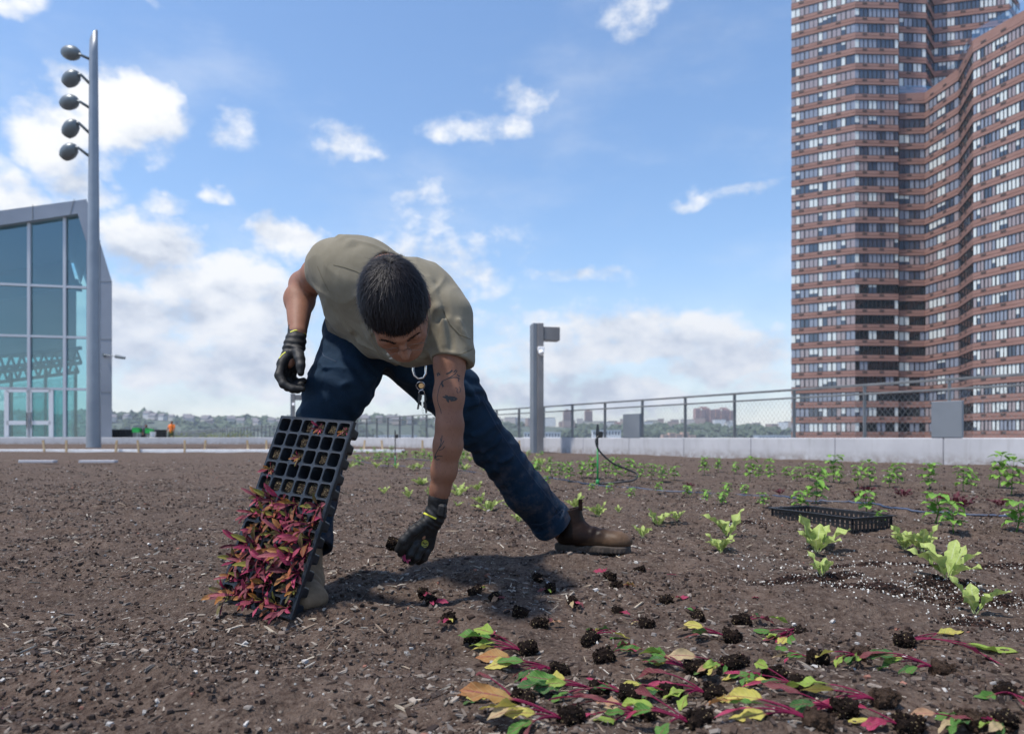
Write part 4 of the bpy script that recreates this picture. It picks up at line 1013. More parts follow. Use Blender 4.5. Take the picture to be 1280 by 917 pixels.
def drape(tree, pix, w, name, m, parent, off=.0006, thick=.0006, closed=False):
    """a thin strip laid on the surface, following the line of pixels; w in metres (list or number)"""
    hits = []
    O = Vector((0, 0, CAM_Z)); pts = []
    for (a, b) in zip(pix[:-1], pix[1:]):
        n = max(2, int(math.hypot(b[0] - a[0], b[1] - a[1]) / 1.2))
        for k in range(n): pts.append((a[0] + (b[0] - a[0]) * k / n, a[1] + (b[1] - a[1]) * k / n))
    pts.append(pix[-1])
    for (x, y) in pts:
        d = Vector(P(x, y, 2.0)) - O; d.normalize(); loc, nor, i, ds = tree.ray_cast(O, d)
        if loc is None: continue
        if nor.dot(d) > 0: nor = -nor
        hits.append((np.array(loc), np.array(nor)))
    if len(hits) < 2: return None
    L = np.array([h[0] for h in hits]); N = np.array([h[1] for h in hits]); T = np.gradient(L, axis=0); S = np.cross(N, T); S /= np.linalg.norm(S, axis=1)[:, None] + 1e-9
    ww = np.interp(np.linspace(0, 1, len(L)), np.linspace(0, 1, len(np.atleast_1d(w))), np.atleast_1d(w))[:, None] / 2
    V = np.concatenate([L + S * ww + N * off, L + N * (off + thick), L - S * ww + N * off]); n = len(L)
    F = [(i, i + 1, n + i + 1, n + i) for i in range(n - 1)] + [(n + i, n + i + 1, 2 * n + i + 1, 2 * n + i) for i in range(n - 1)]
    return (V, F)
def drape_obj(tree, lines, name, m, parent, **kw):
    if name == 'seam' and len(lines) > 1: return [drape_obj(tree, [l_], name, m, parent, **kw) for l_ in lines]
    mb = MB()
    for pix, w in lines:
        r = drape(tree, pix, w, name, m, parent, **kw)
        if r: mb.add(*r)
    if mb.n == 0: return None
    o = mb.build(name, m, parent, smooth=True); return o
o = drape_obj(bvh(pants), [([(603, 500), (622, 535), (655, 583), (690, 628), (704, 645)], .003), ([(664, 655), (676, 655), (690, 648), (707, 633)], .003), ([(398, 432), (405, 445), (420, 452)], .003)], 'seam', M_SEAM, pants, off=.0008)
o = drape_obj(bvh(shirt), [([(417, 331), (430, 334), (445, 339), (454, 344)], .003), ([(553, 386), (562, 405), (574, 418), (588, 424)], .003), ([(410, 402), (418, 414), (434, 432), (452, 446)], .0025), ([(540, 446), (560, 446), (578, 442), (591, 436)], .0025), ([(397, 333), (402, 345), (408, 358), (413, 366)], .0025)], 'seam', M_SHSEAM, shirt, off=.0008)
pr = [([(484, 443), (490, 441), (496, 444), (505, 443)], [.008, .017, .015, .008]), ([(487, 448), (494, 446), (503, 447)], [.004, .008, .004])]
drape_obj(bvh(shirt), pr, 'chest_print', M_PRINT, shirt, off=.001)
# tattoos
tb = bvh(body)
def zt(*pts): return [(480 + x / 3.275, 440 + y / 3.275) for x, y in pts]
TL = [(zt((300, 75), (290, 90), (262, 108), (240, 118), (232, 130), (225, 150), (218, 185), (222, 210), (232, 235), (235, 252)), .0022),
      (zt((240, 118), (236, 128), (243, 142)), .005), (zt((255, 90), (268, 84), (280, 74)), .004), (zt((285, 82), (296, 72)), .003), (zt((262, 108), (285, 103), (303, 104), (312, 112)), .0025), (zt((298, 92), (310, 100)), .003), (zt((303, 104), (306, 122)), .0025),
      (zt((217, 86), (222, 98)), .005), (zt((222, 84), (230, 94)), .004), (zt((240, 182), (255, 186), (272, 188), (288, 186), (300, 192)), [.002, .008, .011, .006, .004]), (zt((250, 176), (258, 180), (262, 200), (266, 206)), [.002, .007, .008, .002]), (zt((272, 198), (288, 196), (296, 194)), .005),
      (zt((292, 145), (300, 150), (298, 162), (304, 168)), .0022), (zt((308, 142), (314, 152), (310, 166)), .002),
      (zt((238, 340), (236, 360), (232, 378), (222, 398), (210, 420), (206, 432)), .0022), (zt((246, 362), (238, 376), (228, 392)), .002), (zt((230, 352), (234, 366)), .002), (zt((206, 432), (222, 424), (240, 426)), .0022), (zt((208, 430), (216, 440), (228, 438)), .0025), (zt((212, 424), (206, 438)), .003), (zt((250, 384), (240, 396), (226, 402)), .0018)]
drape_obj(tb, TL, 'tattoo', M_INK, body, off=.0003, thick=.0001)

# ---- hair
def in_hair(q):
    """q local head coords; > 0 keep"""
    r, f, u = q[:, 0], q[:, 1], q[:, 2]
    g1 = -((f - .086) * .9 - (u - .050) * .9) + .006 * np.sin(r * 95 + 1) + .004 * np.sin(r * 210) + r * .10               # forehead line
    g2 = np.where(f > -.0, u - (-.012 + (f - 0) * .8), u + .012 + np.clip(-f, 0, .05) * 1.3)
    return np.minimum(np.where(np.abs(r) < .07, g1, g1), np.maximum(g2, (u - .04)))
def hair_f(p):
    q = (p - HC.astype(np.float32)) @ HM_.T.astype(np.float32)
    d = ell(q, (0, -.008, .021), (.077, .096, .091)) - .0035 * vnoise3(q * 45, 3) - .002 * vnoise3(q * np.array([120, 60, 60], np.float32), 5)
    d = smax(d, -ell(q, (0, -.006, .018), (.070, .090, .086)), .003)
    return smax(d, -in_hair(q) * .8, .006)
lo = HC - .14; hi = HC + .14
hair = pp(sdf_obj('hair', hair_f, lo, hi, .0034, M_HAIR, person))
g = np.random.default_rng(3); n = 30000
v = g.standard_normal((n, 3)); v /= np.linalg.norm(v, axis=1)[:, None]; c0 = np.array([0, -.008, .022]); rad = np.array([.078, .098, .093])
q = c0 + v * rad * .975; k = in_hair(q) > .001; q = q[k]; n = len(q)
wh_ = np.array([.014, -.045, .112])
def tang(q):
    nrm = (q - c0) / rad ** 2; nrm /= np.linalg.norm(nrm, axis=1)[:, None]
    d = q - wh_; fl = d / (np.linalg.norm(d, axis=1)[:, None] + .01) + np.array([0, .55, 0]) * (q[:, 2:3] > .05) + np.cross(nrm, d) * 5 / (1 + 400 * (d ** 2).sum(1)[:, None])
    fl[:, 2] -= .25 * (q[:, 2] < .05); fl -= (fl * nrm).sum(1)[:, None] * nrm; fl /= np.linalg.norm(fl, axis=1)[:, None] + 1e-9; return nrm, fl
L = g.uniform(.012, .046, n); pts = [q]; cur = q.copy(); jit = g.normal(0, .22, (n, 3))
for s_ in range(4):
    nrm, fl = tang(cur); dd_ = fl + jit + nrm * ([.16, .02, -.05, -.09][s_]); dd_ /= np.linalg.norm(dd_, axis=1)[:, None]
    cur = cur + dd_ * (L / 4)[:, None]; e = ((cur - c0) / (rad + .004)); ln = np.linalg.norm(e, axis=1)[:, None]; cur = np.where(ln < 1, c0 + e / ln * (rad + .004), cur); pts.append(cur)
pts = np.stack(pts, 1); T = pts[:, -1] - pts[:, 0]; nrm, _ = tang(pts[:, 2]); S = np.cross(nrm, T); S /= np.linalg.norm(S, axis=1)[:, None] + 1e-9
ww = np.array([.0004, .0006, .0006, .0004, .0001]) ; V = np.stack([pts + S[:, None] * ww[None, :, None], pts - S[:, None] * ww[None, :, None]], 2)      # n,5,2,3
V = V.reshape(-1, 3) @ HM_ + HC
b = (np.arange(n) * 10)[:, None]; Q = np.concatenate([b + np.array([[2 * i, 2 * i + 1, 2 * i + 3, 2 * i + 2]]) for i in range(4)])
np_mesh('strands', V, Q, [mat('hair_strand', (.009, .0075, .010), .55, spec=.25)], True, hair)
# eyebrows, glasses
for s in (-1, 1):
    mb = MB()
    for i in range(46):
        a = g.uniform(0, 1); x = s * (.012 + .034 * a); z = .004 + .006 * math.sin(a * 2.4) + g.normal(0, .0018); f = .1045 - a * .016
        p0 = hl(x, f, z); p1 = hl(x + s * .006, f + .002, z + .003); mb.tube([p0, p1], [.0006, .0003], 4)
    pp(mb.build('eyebrow', M_HAIR, person))
mb = MB()
for s in (-1, 1):
    mb.tube([hl(s * .033 + .022 * math.cos(a), .112 - .004 * abs(math.cos(a)), -.018 + .016 * math.sin(a)) for a in np.linspace(0, 2 * math.pi, 25)], .0005, 5, caps=False); mb.tube([hl(s * .055, .108, -.012), hl(s * .077, .05, -.008), hl(s * .083, -.005, -.006)], .0007, 5)
mb.tube([hl(-.011, .112, -.016), hl(0, .118, -.012), hl(.011, .112, -.016)], .0007, 5)
pp(mb.build('glasses', mat('thin_wire', (.12, .10, .09), .35, .8), person))

# ---- gloves
def gl_f(p):     # his left hand, image right: closes on the plug
    k0, k3 = P(517, 668, 1.835), P(536, 683, 1.875)
    d = chain(p, [P(548, 622, 1.85), P(545, 640, 1.857), P(541, 650, 1.86)], [.0275, .0265, .024], .01)
    pal = None
    for a in (0, .33, .66, 1):
        c = cap(p, P(541, 648, 1.858) * 1, k0 + (k3 - k0) * a, .020, .0150); pal = c if pal is None else smin(pal, c, .014)
    d = smin(d, pal, .016)
    tips = [((506, 683, 1.815), (501, 692, 1.83)), ((513, 692, 1.825), (507, 699, 1.84)), ((521, 697, 1.84), (514, 702, 1.858)), ((530, 697, 1.87), (523, 702, 1.885))]
    for i, (m_, e_) in enumerate(tips):
        kk = k0 + (k3 - k0) * (i / 3.0); mid = (kk + P(*m_)) / 2 + np.array([0, -.006, .002])
        f = chain(p, [kk, mid, P(*m_), P(*e_)], [.0128, .0118, .0108, .0092], .004); d = smin(d, f, .004)
    th = chain(p, [P(533, 652, 1.84), P(517, 663, 1.815), P(505, 675, 1.81), P(498, 686, 1.818)], [.016, .0142, .0125, .0105], .006); d = smin(d, th, .006)
    d = d + .0012 * vnoise3(p * 60, 5) + .0014 * np.sin((p @ np.array([260, 0, 300], np.float32)) + 2 * vnoise3(p * 40, 2)) * np.exp(-((p[:, 2] - .235) / .03) ** 2)
    return d
gl = pp(sdf_obj('glove', gl_f, (-.36, 1.76, .08), (-.15, 1.94, .32), .0021, M_GLOVE, person))
tg = bvh(gl)
drape_obj(tg, [([(530, 641), (537, 644), (545, 648)], .005)], 'trim', M_YEL, gl, off=.001)
em = []; cxm, cym = 531, 679
for j in range(-3, 4): em.append(([(cxm - math.sqrt(max(0, 20 - (j * 1.35) ** 2)), cym + j * 1.35), (cxm + math.sqrt(max(0, 20 - (j * 1.35) ** 2)), cym + j * 1.35)], .0036))
drape_obj(tg, em, 'round_emblem', mat('emblem_olive', (.26, .25, .04), .6), gl, off=.0008, thick=.0002)
drape_obj(tg, [([(528, 677), (531, 679.5), (534, 678)], .003), ([(529, 682), (533, 682)], .0024)], 'emblem_mark', mat('emblem_dark', (.03, .03, .02), .6), gl, off=.0018, thick=.0002)
st_ = MB(); a = P(552, 629, 1.832); b_ = P(549, 645, 1.835); dv = unit(b_ - a); sdv = unit(np.cross(dv, (0, 1, 0)))
st_.box((a + b_) / 2 + np.array([.004, -.0, 0]), (.022, .030, .036), np.stack([sdv, np.cross(dv, sdv), dv], 1), bev=.006); pp(st_.build('strap', M_GLOVE, gl)).location = (0, 0, 0)
def gr_f(p):     # his right hand, image left: hanging half open
    d = chain(p, [P(372, 412, 2.075), P(370, 425, 2.05), P(368, 434, 2.04)], [.0285, .0275, .027], .01)
    pal = None; ks = [P(352, 455, 1.995), P(355, 457, 2.02), P(360, 459, 2.045), P(366, 460, 2.065)]
    for q_ in ks:
        c = cap(p, P(367, 434, 2.04), q_, .022, .0150); pal = c if pal is None else smin(pal, c, .016)
    d = smin(d, pal, .014)
    fin = [[(349, 469, 1.975), (354, 480, 1.965), (366, 486, 1.965), (378, 486, 1.97)], [(352, 473, 2.0), (360, 484, 1.99), (372, 487, 1.995)], [(358, 474, 2.03), (366, 482, 2.02), (376, 481, 2.02)], [(365, 472, 2.06), (372, 478, 2.05), (379, 476, 2.05)]]
    for kq, f_ in zip(ks, fin):
        c = chain(p, [kq] + [P(*x) for x in f_], [.0135, .0128, .0118, .0108, .0092][:len(f_) + 1], .004); d = smin(d, c, .004)
    th = chain(p, [P(371, 438, 2.02), P(375, 448, 1.99), P(376, 458, 1.975), P(376, 466, 1.97)], [.018, .0150, .0125, .0105], .006); d = smin(d, th, .006)
    return d + .0012 * vnoise3(p * 60, 5) + .0013 * np.sin(p[:, 2] * 330 + 2 * vnoise3(p * 30, 2)) * np.exp(-((p[:, 2] - .73) / .04) ** 2)
gr_ = pp(sdf_obj('glove', gr_f, (-.74, 1.90, .55), (-.54, 2.14, .80), .0023, M_GLOVE, person))
tg = bvh(gr_); drape_obj(tg, [([(363, 415), (368, 413), (373, 412.5), (379, 415), (383, 419)], .004), ([(349, 448), (353, 443), (357, 440)], .004)], 'trim', M_YEL, gr_, off=.001)

# ---- boots
def boot_of(heel, toe, name_m, up=None, top=.19):
    """heel, toe: ground points; returns SDF in world coords"""
    F_ = unit(np.array([toe[0] - heel[0], toe[1] - heel[1], 0])); S_ = np.array([-F_[1], F_[0], 0]); z0 = heel[2]
    L = np.linalg.norm((toe - heel)[:2]); M = np.stack([F_, S_, [0, 0, 1]]).astype(np.float32); H = heel.astype(np.float32)
    def f(p):
        q = (p - H) @ M.T
        u = cap(q, (.055, 0, .045), (.10, 0, .05), .042, .043); u = smin(u, cap(q, (.10, 0, .055), (L - .055, .004, .040), .046, .036), .03)
        u = smin(u, ell(q, (L - .055, .004, .040), (.060, .050, .036)), .02)
        sh = chain(q, [(.062, 0, .06), (.060, 0, .12), (.050, 0, .21)], [.046, .046, .053], .02); u = smin(u, sh, .035)
        u = smax(u, q[:, 2] - top - (q[:, 0] - .06) * .25, .004); u = smax(u, -chain(q, [(.060, 0, .12), (.048, 0, .26)], [.036, .049], .01), .003)
        u = smax(u, -(q[:, 2] - .022), .008)
        u = u + .0022 * np.sin(q[:, 0] * 150 + 3 * vnoise3(p * 18, 3)) * np.exp(-((q[:, 0] - .17) / .04) ** 2 - ((q[:, 2] - .08) / .03) ** 2) + .0015 * vnoise3(p * 25, 6)
        return u
    def s(p):
        q = (p - H) @ M.T; x = np.clip(q[:, 0], .035, L - .045); w = np.interp(x, [.03, .08, .14, .2, L - .04], [.036, .036, .034, .046, .044])
        r = np.sqrt((q[:, 0] - x) ** 2 + q[:, 1] ** 2) - w; r = smax(r, np.abs(q[:, 2] - .010) - np.where((q[:, 0] > .085) & (q[:, 0] < .125), .008, .0135), .004)
        return r + .0012 * np.sin(q[:, 0] * 380) * (q[:, 2] < .012)
    return f, s, M, H
heel = P(694, 690, 2.70); heel[2] = .012; toe = P(789, 690, 2.62); toe[2] = .012
f, s, M, H = boot_of(heel, toe, None, top=.160)
bt = pp(sdf_obj('boot', f, heel - np.array([.08, .12, .0]), toe + np.array([.06, .2, .26]), .0036, M_BOOT, person))
sdf_obj('sole', s, heel - np.array([.08, .12, .03]), toe + np.array([.06, .2, .05]), .0036, M_SOLE, bt)
def bw(x, y, z): return H + np.array([x, y, z]) @ M
tab = MB(); tab.box(bw(.104, -.02, .178), (.016, .003, .045), M.T, bev=.001); tab.build('pull_tab', M_BOOT, bt)
el_ = MB(); tab = None
heel2 = P(372, 742, 2.0); heel2[2] = -.008; toe2 = P(383, 775, 1.72); toe2[2] = -.008; toe2[0] = (385 - 640) / FPX * 1.72; heel2[0] = (379 - 640) / FPX * 2.0
f, s, M2, H2 = boot_of(heel2, toe2, None)
bt2 = pp(sdf_obj('boot', f, np.minimum(heel2, toe2) - np.array([.09, .06, 0]), np.maximum(heel2, toe2) + np.array([.09, .06, .26]), .0036, M_BOOTD, person))
sdf_obj('sole', s, np.minimum(heel2, toe2) - np.array([.09, .06, .03]), np.maximum(heel2, toe2) + np.array([.09, .06, .05]), .0036, M_SOLE, bt2)

# ---- keys on a carabiner (hang from the belt)
kr = empty('key_ring', tuple(P(524, 458, 1.99))); tag(kr, 'silver carabiner with a brass ring and keys hanging below the shirt hem', 'keys')
M_CHR = mat('chrome', (.72, .72, .74), .18, 1.0); M_BRASS = mat('brass', (.5, .32, .16), .35, .9); KL = -Vector(kr.location)
def kk(o): o.location = KL; return o
loop = [P(x, y, 1.99) for x, y in ((517, 452), (516, 462), (518, 469), (523, 473), (529, 472), (532, 467), (532, 459), (531, 451), (524, 447), (517, 452))]
kk(MB().tube(loop, .0036, 8, caps=False).build('carabiner', M_CHR, kr, smooth=True))
def ringp(cx, cy, r, tilt=0): return [P(cx + r * math.cos(a), cy + r * math.sin(a), 1.99 + .01 * math.sin(a + tilt)) for a in np.linspace(0, 2 * math.pi, 19)]
kk(MB().tube(ringp(525.5, 482, 5.2), .0016, 6, caps=False).tube(ringp(527, 491, 3.5, 1), .0012, 6, caps=False).build('split_ring', M_CHR, kr, smooth=True))
kk(MB().tube([P(526.5, 482, 1.985), P(526.7, 482, 1.998)], [.0075, .0075], 14).build('round_fob', M_BRASS, kr))
mk = 0
for (x0, y0, x1, y1, mm) in ((525, 494, 522, 512, 0), (528, 494, 528, 519, 1), (530, 493, 533, 517, 0)):
    a, b = P(x0, y0, 1.985 + mk * .004), P(x1, y1, 1.985 + mk * .004); mk += 1; T = unit(b - a); Sx = unit(np.cross(T, (0, 1, 0))); Mx = np.stack([Sx, np.cross(T, Sx), T], 1); Lk = np.linalg.norm(b - a)
    m3 = MB(); m3.box(a + T * Lk * .15, (.011, .002, Lk * .36), Mx, bev=.0008); m3.box(a + T * Lk * .62, (.0048, .0018, Lk * .7), Mx)
    for j in range(4): m3.box(a + T * Lk * (.5 + j * .12) + Sx * .003, (.003, .0018, .002), Mx)
    kk(m3.build('key', M_CHR if mm else M_BLACK, kr))
# ======================= seed tray held on end =======================
M_TRAY = mat('seed_tray_plastic', rough=.38, spec=.5, fn=noisy((.007, .009, .013), (.02, .025, .033), 26, 5, .12, .001))
BRc = P(363, 777, 1.66); BRc[2] = .010; TRc = P(437, 541, 1.80)
uT = unit(TRc - BRc); wT = np.array([-.215, .125, .045]); wT = unit(wT - (wT @ uT) * uT); nT = np.cross(wT, uT)
if nT[1] > 0: nT = -nT
NR, NC = 12, 6; PT = .0427; LT = .519; WT = .263; DPT = .046
MT = Matrix(np.stack([wT, uT, nT], 1).tolist()).to_4x4(); MT.translation = Vector(BRc)
tray = bpy.data.objects.new('seed_tray', None)
COL.objects.link(tray); tray.matrix_world = MT; tag(tray, 'black plastic cell tray stood on its end, its lower cells full of red leaved seedlings', 'seed tray')
# local axes: x across (away), y up the tray, z out of its face
mb = MB(); mx = (WT - NC * PT) / 2; my = (LT - NR * PT) / 2
xs_ = [0, mx] + [mx + PT * (i + 1) for i in range(NC)] + [WT]
def rr_(cx, cy, h, r, z, n=4):
    out = []
    for (sx, sy, a0) in ((1, 1, 0), (-1, 1, 90), (-1, -1, 180), (1, -1, 270)):
        for k in range(n + 1):
            a = R(a0 + 90.0 * k / n); out.append([cx + sx * (h - r) + r * math.cos(a), cy + sy * (h - r) + r * math.sin(a), z])
    return out
for i in range(NR):
    for j in range(NC):
        cx_, cy_ = mx + PT * (j + .5), my + PT * (i + .5); h = PT / 2
        ring0 = rr_(cx_, cy_, h, .0006, 0); ring1 = rr_(cx_, cy_, h - .0026, .008, .0005); ring2 = rr_(cx_, cy_, h - .0036, .008, -.002); ring3 = rr_(cx_, cy_, h - .0095, .006, -DPT)
        V = ring0 + ring1 + ring2 + ring3; n = len(ring0)
        F = [(a * n + k, a * n + (k + 1) % n, (a + 1) * n + (k + 1) % n, (a + 1) * n + k) for a in range(3) for k in range(n)] + [tuple(3 * n + k for k in range(n))[::-1]]
        # outside of the pot
        o1 = rr_(cx_, cy_, h - .0030, .008, -.0015); o2 = rr_(cx_, cy_, h - .0085, .006, -DPT - .001); m_ = len(V); V += o1 + o2
        F += [(m_ + k, m_ + n + k, m_ + n + (k + 1) % n, m_ + (k + 1) % n) for k in range(n)] + [tuple(m_ + n + k for k in range(n))]
        mb.add(V, F)
cells = mb.build('cells', M_TRAY, tray)
rim = MB()
for (c, s_) in (((mx / 2 - .0005, LT / 2, -.004), (mx + .001, LT, .009)), ((WT - mx / 2 + .0005, LT / 2, -.004), (mx + .001, LT, .009)), ((WT / 2, my / 2, -.004), (WT, my + .001, .0088)), ((WT / 2, LT - my / 2, -.004), (WT, my + .001, .0088)),
               ((-.001, LT / 2, -.0065), (.002, LT + .004, .012)), ((WT + .001, LT / 2, -.0065), (.002, LT + .004, .012)), ((WT / 2, -.001, -.0066), (WT, .002, .0118)), ((WT / 2, LT + .001, -.0066), (WT, .002, .0118))):
    rim.box(c, s_, bev=.0012)
rim.build('rim', M_TRAY, tray)
# what is in each cell, row 0 at the ground: 2 = plug with seedling, 1 = only potting mix, 0 = empty
TOP = ['001221'[::-1], '001000'[::-1]]
FILL = {11: [0, 0, 1, 2, 1, 2], 10: [0, 0, 1, 0, 0, 0], 9: [1, 0, 2, 0, 1, 0], 8: [2, 0, 0, 0, 0, 0], 7: [1, 1, 1, 1, 1, 1], 6: [2, 2, 2, 2, 1, 2]}
M_PMIX = mat('potting_mix_flecked', rough=.95, spec=.1, fn=lambda t, b: (t._in(b.inputs['Base Color'], t.mix(t.mr(t.vor(t.coord(), 330), .26, .2), t.ramp(t.noise(t.coord(), 200, 3, .7), [(.35, (.012, .009, .007)), (.65, (.05, .036, .026))]), (.38, .32, .17))), t._in(b.inputs['Normal'], t.bump(t.noise(t.coord(), 400, 3, .7), 1, .004))))
rt = random.Random(5); seeds = []
for i in range(NR):
    for j in range(NC):
        col_from_left = NC - 1 - j
        f = FILL.get(i, None); v = f[col_from_left] if f else (2 if rt.random() < .93 else 1)
        if v:
            h = PT / 2 - .0040; cx_, cy_ = mx + PT * (j + .5), my + PT * (i + .5); zz = -.006 - rt.random() * .006; G_ = 5; V = []; F = []
            for a in range(G_ + 1):
                for b in range(G_ + 1):
                    ed = max(abs(a / G_ * 2 - 1), abs(b / G_ * 2 - 1)); V.append([cx_ + (a / G_ * 2 - 1) * h * (1 - .06 * (ed > .9)), cy_ + (b / G_ * 2 - 1) * h, zz + rt.uniform(-.0025, .003) - (.006 if ed > .95 else 0)])
            for a in range(G_):
                for b in range(G_): F.append((a * (G_ + 1) + b, (a + 1) * (G_ + 1) + b, (a + 1) * (G_ + 1) + b + 1, a * (G_ + 1) + b + 1))
            MB().add(V, F).build('soil_plug', M_PMIX, tray)
            if v == 2: seeds.append((cx_, cy_, zz, i, j))
# leaves
def leaf_fn(t, b):
    col = t.mix(t.mr(t.noise(t.coord(), 90, 4, .6), .4, .7, 0, .45), t.attr('col'), t.mix(.5, t.attr('col'), (.03, .03, .012)))
    fr = t.math('ABSOLUTE', t.math('SUBTRACT', t.math('FRACT', t.attr('col', 'Alpha')), .5)); v = t.mr(fr, .36, .48)
    col = t.mix(t.math('MULTIPLY', v, .42), col, t.mix(.5, t.attr('col'), (.5, .45, .25)))
    col = t.mix(t.mr(t.noise(t.coord(), 38, 4, .7), .62, .72, 0, .6), col, (.16, .10, .055))
    t._in(b.inputs['Base Color'], col); t._in(b.inputs['Normal'], t.bump(t.math('ADD', t.math('MULTIPLY', v, -.6), t.noise(t.coord(), 140, 3, .6)), .5, .002))
M_LEAF = mat('leaf', rough=.55, spec=.25, fn=leaf_fn)
_t = NT(M_LEAF.node_tree); _pb = M_LEAF.node_tree.nodes['Principled BSDF']; _tr = _t.n.new('ShaderNodeBsdfTranslucent'); _mx = _t.n.new('ShaderNodeMixShader'); _mx.inputs[0].default_value = .28
_t.l.new(_pb.inputs['Base Color'].links[0].from_socket, _tr.inputs[0]); _t.l.new(_pb.outputs[0], _mx.inputs[1]); _t.l.new(_tr.outputs[0], _mx.inputs[2]); _t.l.new(_mx.outputs[0], M_LEAF.node_tree.nodes['Material Output'].inputs[0])
def leaf(mb, base, d, up, L, Wd, c1, c2, cv, curl=.5, fold_=.25, wav=.0, stem=.3, rg=random, ns=9, blunt=.75, stalk=.0014):
    """a blade on a stalk; d direction, up face normal, c1 base colour, c2 tip colour, cv vein colour"""
    d = unit(d); up = np.asarray(up, float); up = unit(up - (up @ d) * d); s = np.cross(d, up)
    V = []; C = []; pos = np.array(base, float); ang = 0; step = L / ns; dirc = d.copy(); ups = up.copy(); ph = rg.uniform(0, 6)
    for i in range(ns + 1):
        t_ = i / ns
        w = 0.035 if t_ < stem else 0
        if t_ >= stem * .75:
            q = max(0., (t_ - stem * .75) / (1 - stem * .75)); w = max(w, (math.sin(math.pi * min(1, q ** blunt)) ** .72) * 1.0)
        w = max(w, .03) * Wd / 2
        for a in (-1, -.55, -.11, 0, .11, .55, 1):
            z = abs(a) ** 1.4 * fold_ * w + (wav * w * math.sin(ph + t_ * 17 + a * 1.7) * abs(a) if t_ > stem else 0)
            if t_ < stem * .75:
                sr = stalk * (1.15 - .3 * t_ / stem); V.append(pos + s * math.sin(a * 2.6) * sr + ups * math.cos(a * 2.6) * sr)
            else: V.append(pos + s * a * w * (1 + wav * .25 * math.sin(t_ * 31 + a * 5)) + ups * z)
            if t_ < stem * .75 or a == 0: C.append([*cv, .5 if t_ < stem * .75 else t_ * 12])
            else: C.append([*(np.array(c1) * (1 - t_) + np.array(c2) * t_), t_ * 12 - abs(a) * 1.6])
        ang = curl * step / L * (1 + .6 * math.sin(t_ * 3 + ph) * .5); c_, s_ = math.cos(ang), math.sin(ang)
        dirc, ups = dirc * c_ - ups * s_, ups * c_ + dirc * s_; pos = pos + dirc * step
    F = [(i * 7 + k, i * 7 + k + 1, (i + 1) * 7 + k + 1, (i + 1) * 7 + k) for i in range(ns) for k in range(6)]
    mb.add(V, F, 0, np.array(C, float))
MAG = (.30, .012, .085); DMAG = (.12, .008, .04); PINK = (.52, .05, .16)
YG = (.42, .40, .05); YEL = (.55, .42, .10); GRN = (.055, .17, .030); LGRN = (.16, .34, .05); RED = (.38, .035, .03); ORG = (.50, .13, .03); CRM = (.58, .42, .24); PUR = (.13, .012, .045)
SCOL = [((.05, .01, .02), (.16, .02, .05)), (MAG, (.48, .06, .14)), (PUR, (.24, .03, .03)), (MAG, (.36, .04, .10)), (DMAG, MAG), (PUR, (.40, .10, .03)), ((.22, .20, .04), (.40, .13, .03)), (MAG, (.42, .14, .15)), ((.22, .03, .025), (.42, .20, .06)), (PUR, (.16, .02, .045)), (DMAG, (.36, .13, .15)), ((.3, .24, .07), (.25, .25, .04)), (PUR, (.10, .015, .03)), (DMAG, (.28, .04, .07)), ((.09, .11, .03), (.25, .05, .03)), (PUR, (.12, .13, .03)), (DMAG, (.15, .03, .05))]
protos = []
gravity = np.linalg.inv(np.stack([wT, uT, nT], 1)) @ np.array([0, 0, -1.0])
for v in range(9):
    mb = MB(); rg = random.Random(100 + v); nl = rg.randint(6, 9)
    for k in range(nl):
        a = 2 * math.pi * (k / nl) + rg.uniform(-.5, .5); c1, c2 = SCOL[rg.randrange(len(SCOL))]
        out = np.array([math.cos(a) * .5, math.sin(a) * .38, 1.0]) + gravity * rg.uniform(-.1, .45)
        leaf(mb, (rg.uniform(-.003, .003), rg.uniform(-.003, .003), -.004), out, (math.cos(a + 3.1) + rg.uniform(-.3, .3), math.sin(a + 3.1) + .6, .3), rg.uniform(.042, .08), rg.uniform(.009, .015), c1, c2, np.array(c1) * .8 + np.array(DMAG) * .3, curl=rg.uniform(.2, 1.1), fold_=rg.uniform(.2, .6), wav=rg.uniform(.1, .35), stem=rg.uniform(.35, .6), rg=rg, ns=10, blunt=.95, stalk=.0011)
    protos.append(mb)
pm = []
used = {}
for (cx_, cy_, zz, i, j) in seeds:
    k = rt.randrange(9)
    if k not in used:
        o = protos[k].build('beet_seedling', M_LEAF, None, smooth=True, cols=True); used[k] = o.data
    else: o = bpy.data.objects.new('beet_seedling', used[k]); COL.objects.link(o)
    sc_ = rt.uniform(.62, 1.22) * (.55 if i > 6 else 1.05)
    o.matrix_world = MT @ Matrix.Translation((cx_, cy_, zz)) @ Matrix.Rotation(rt.uniform(-.5, .5), 4, 'Z') @ Matrix.Rotation(rt.uniform(-.25, .25), 4, 'X') @ Matrix.Scale(sc_, 4)
    row = NR - i; c_ = NC - j
    tag(o, 'red beet seedling in the held tray, %s row from top, %s cell from left' % (ORD[row - 1], ORD[c_ - 1]), 'seedling', 'beet seedlings growing in the cells of the held tray')
# ======================= small plants on the bed =======================
def on_ground(px, py, dz=0.):
    g = G(px, py); 
    for _ in range(3):
        z = hz(g[0], g[1]); g = G(px, py, z)
    g[2] = z + dz; return g
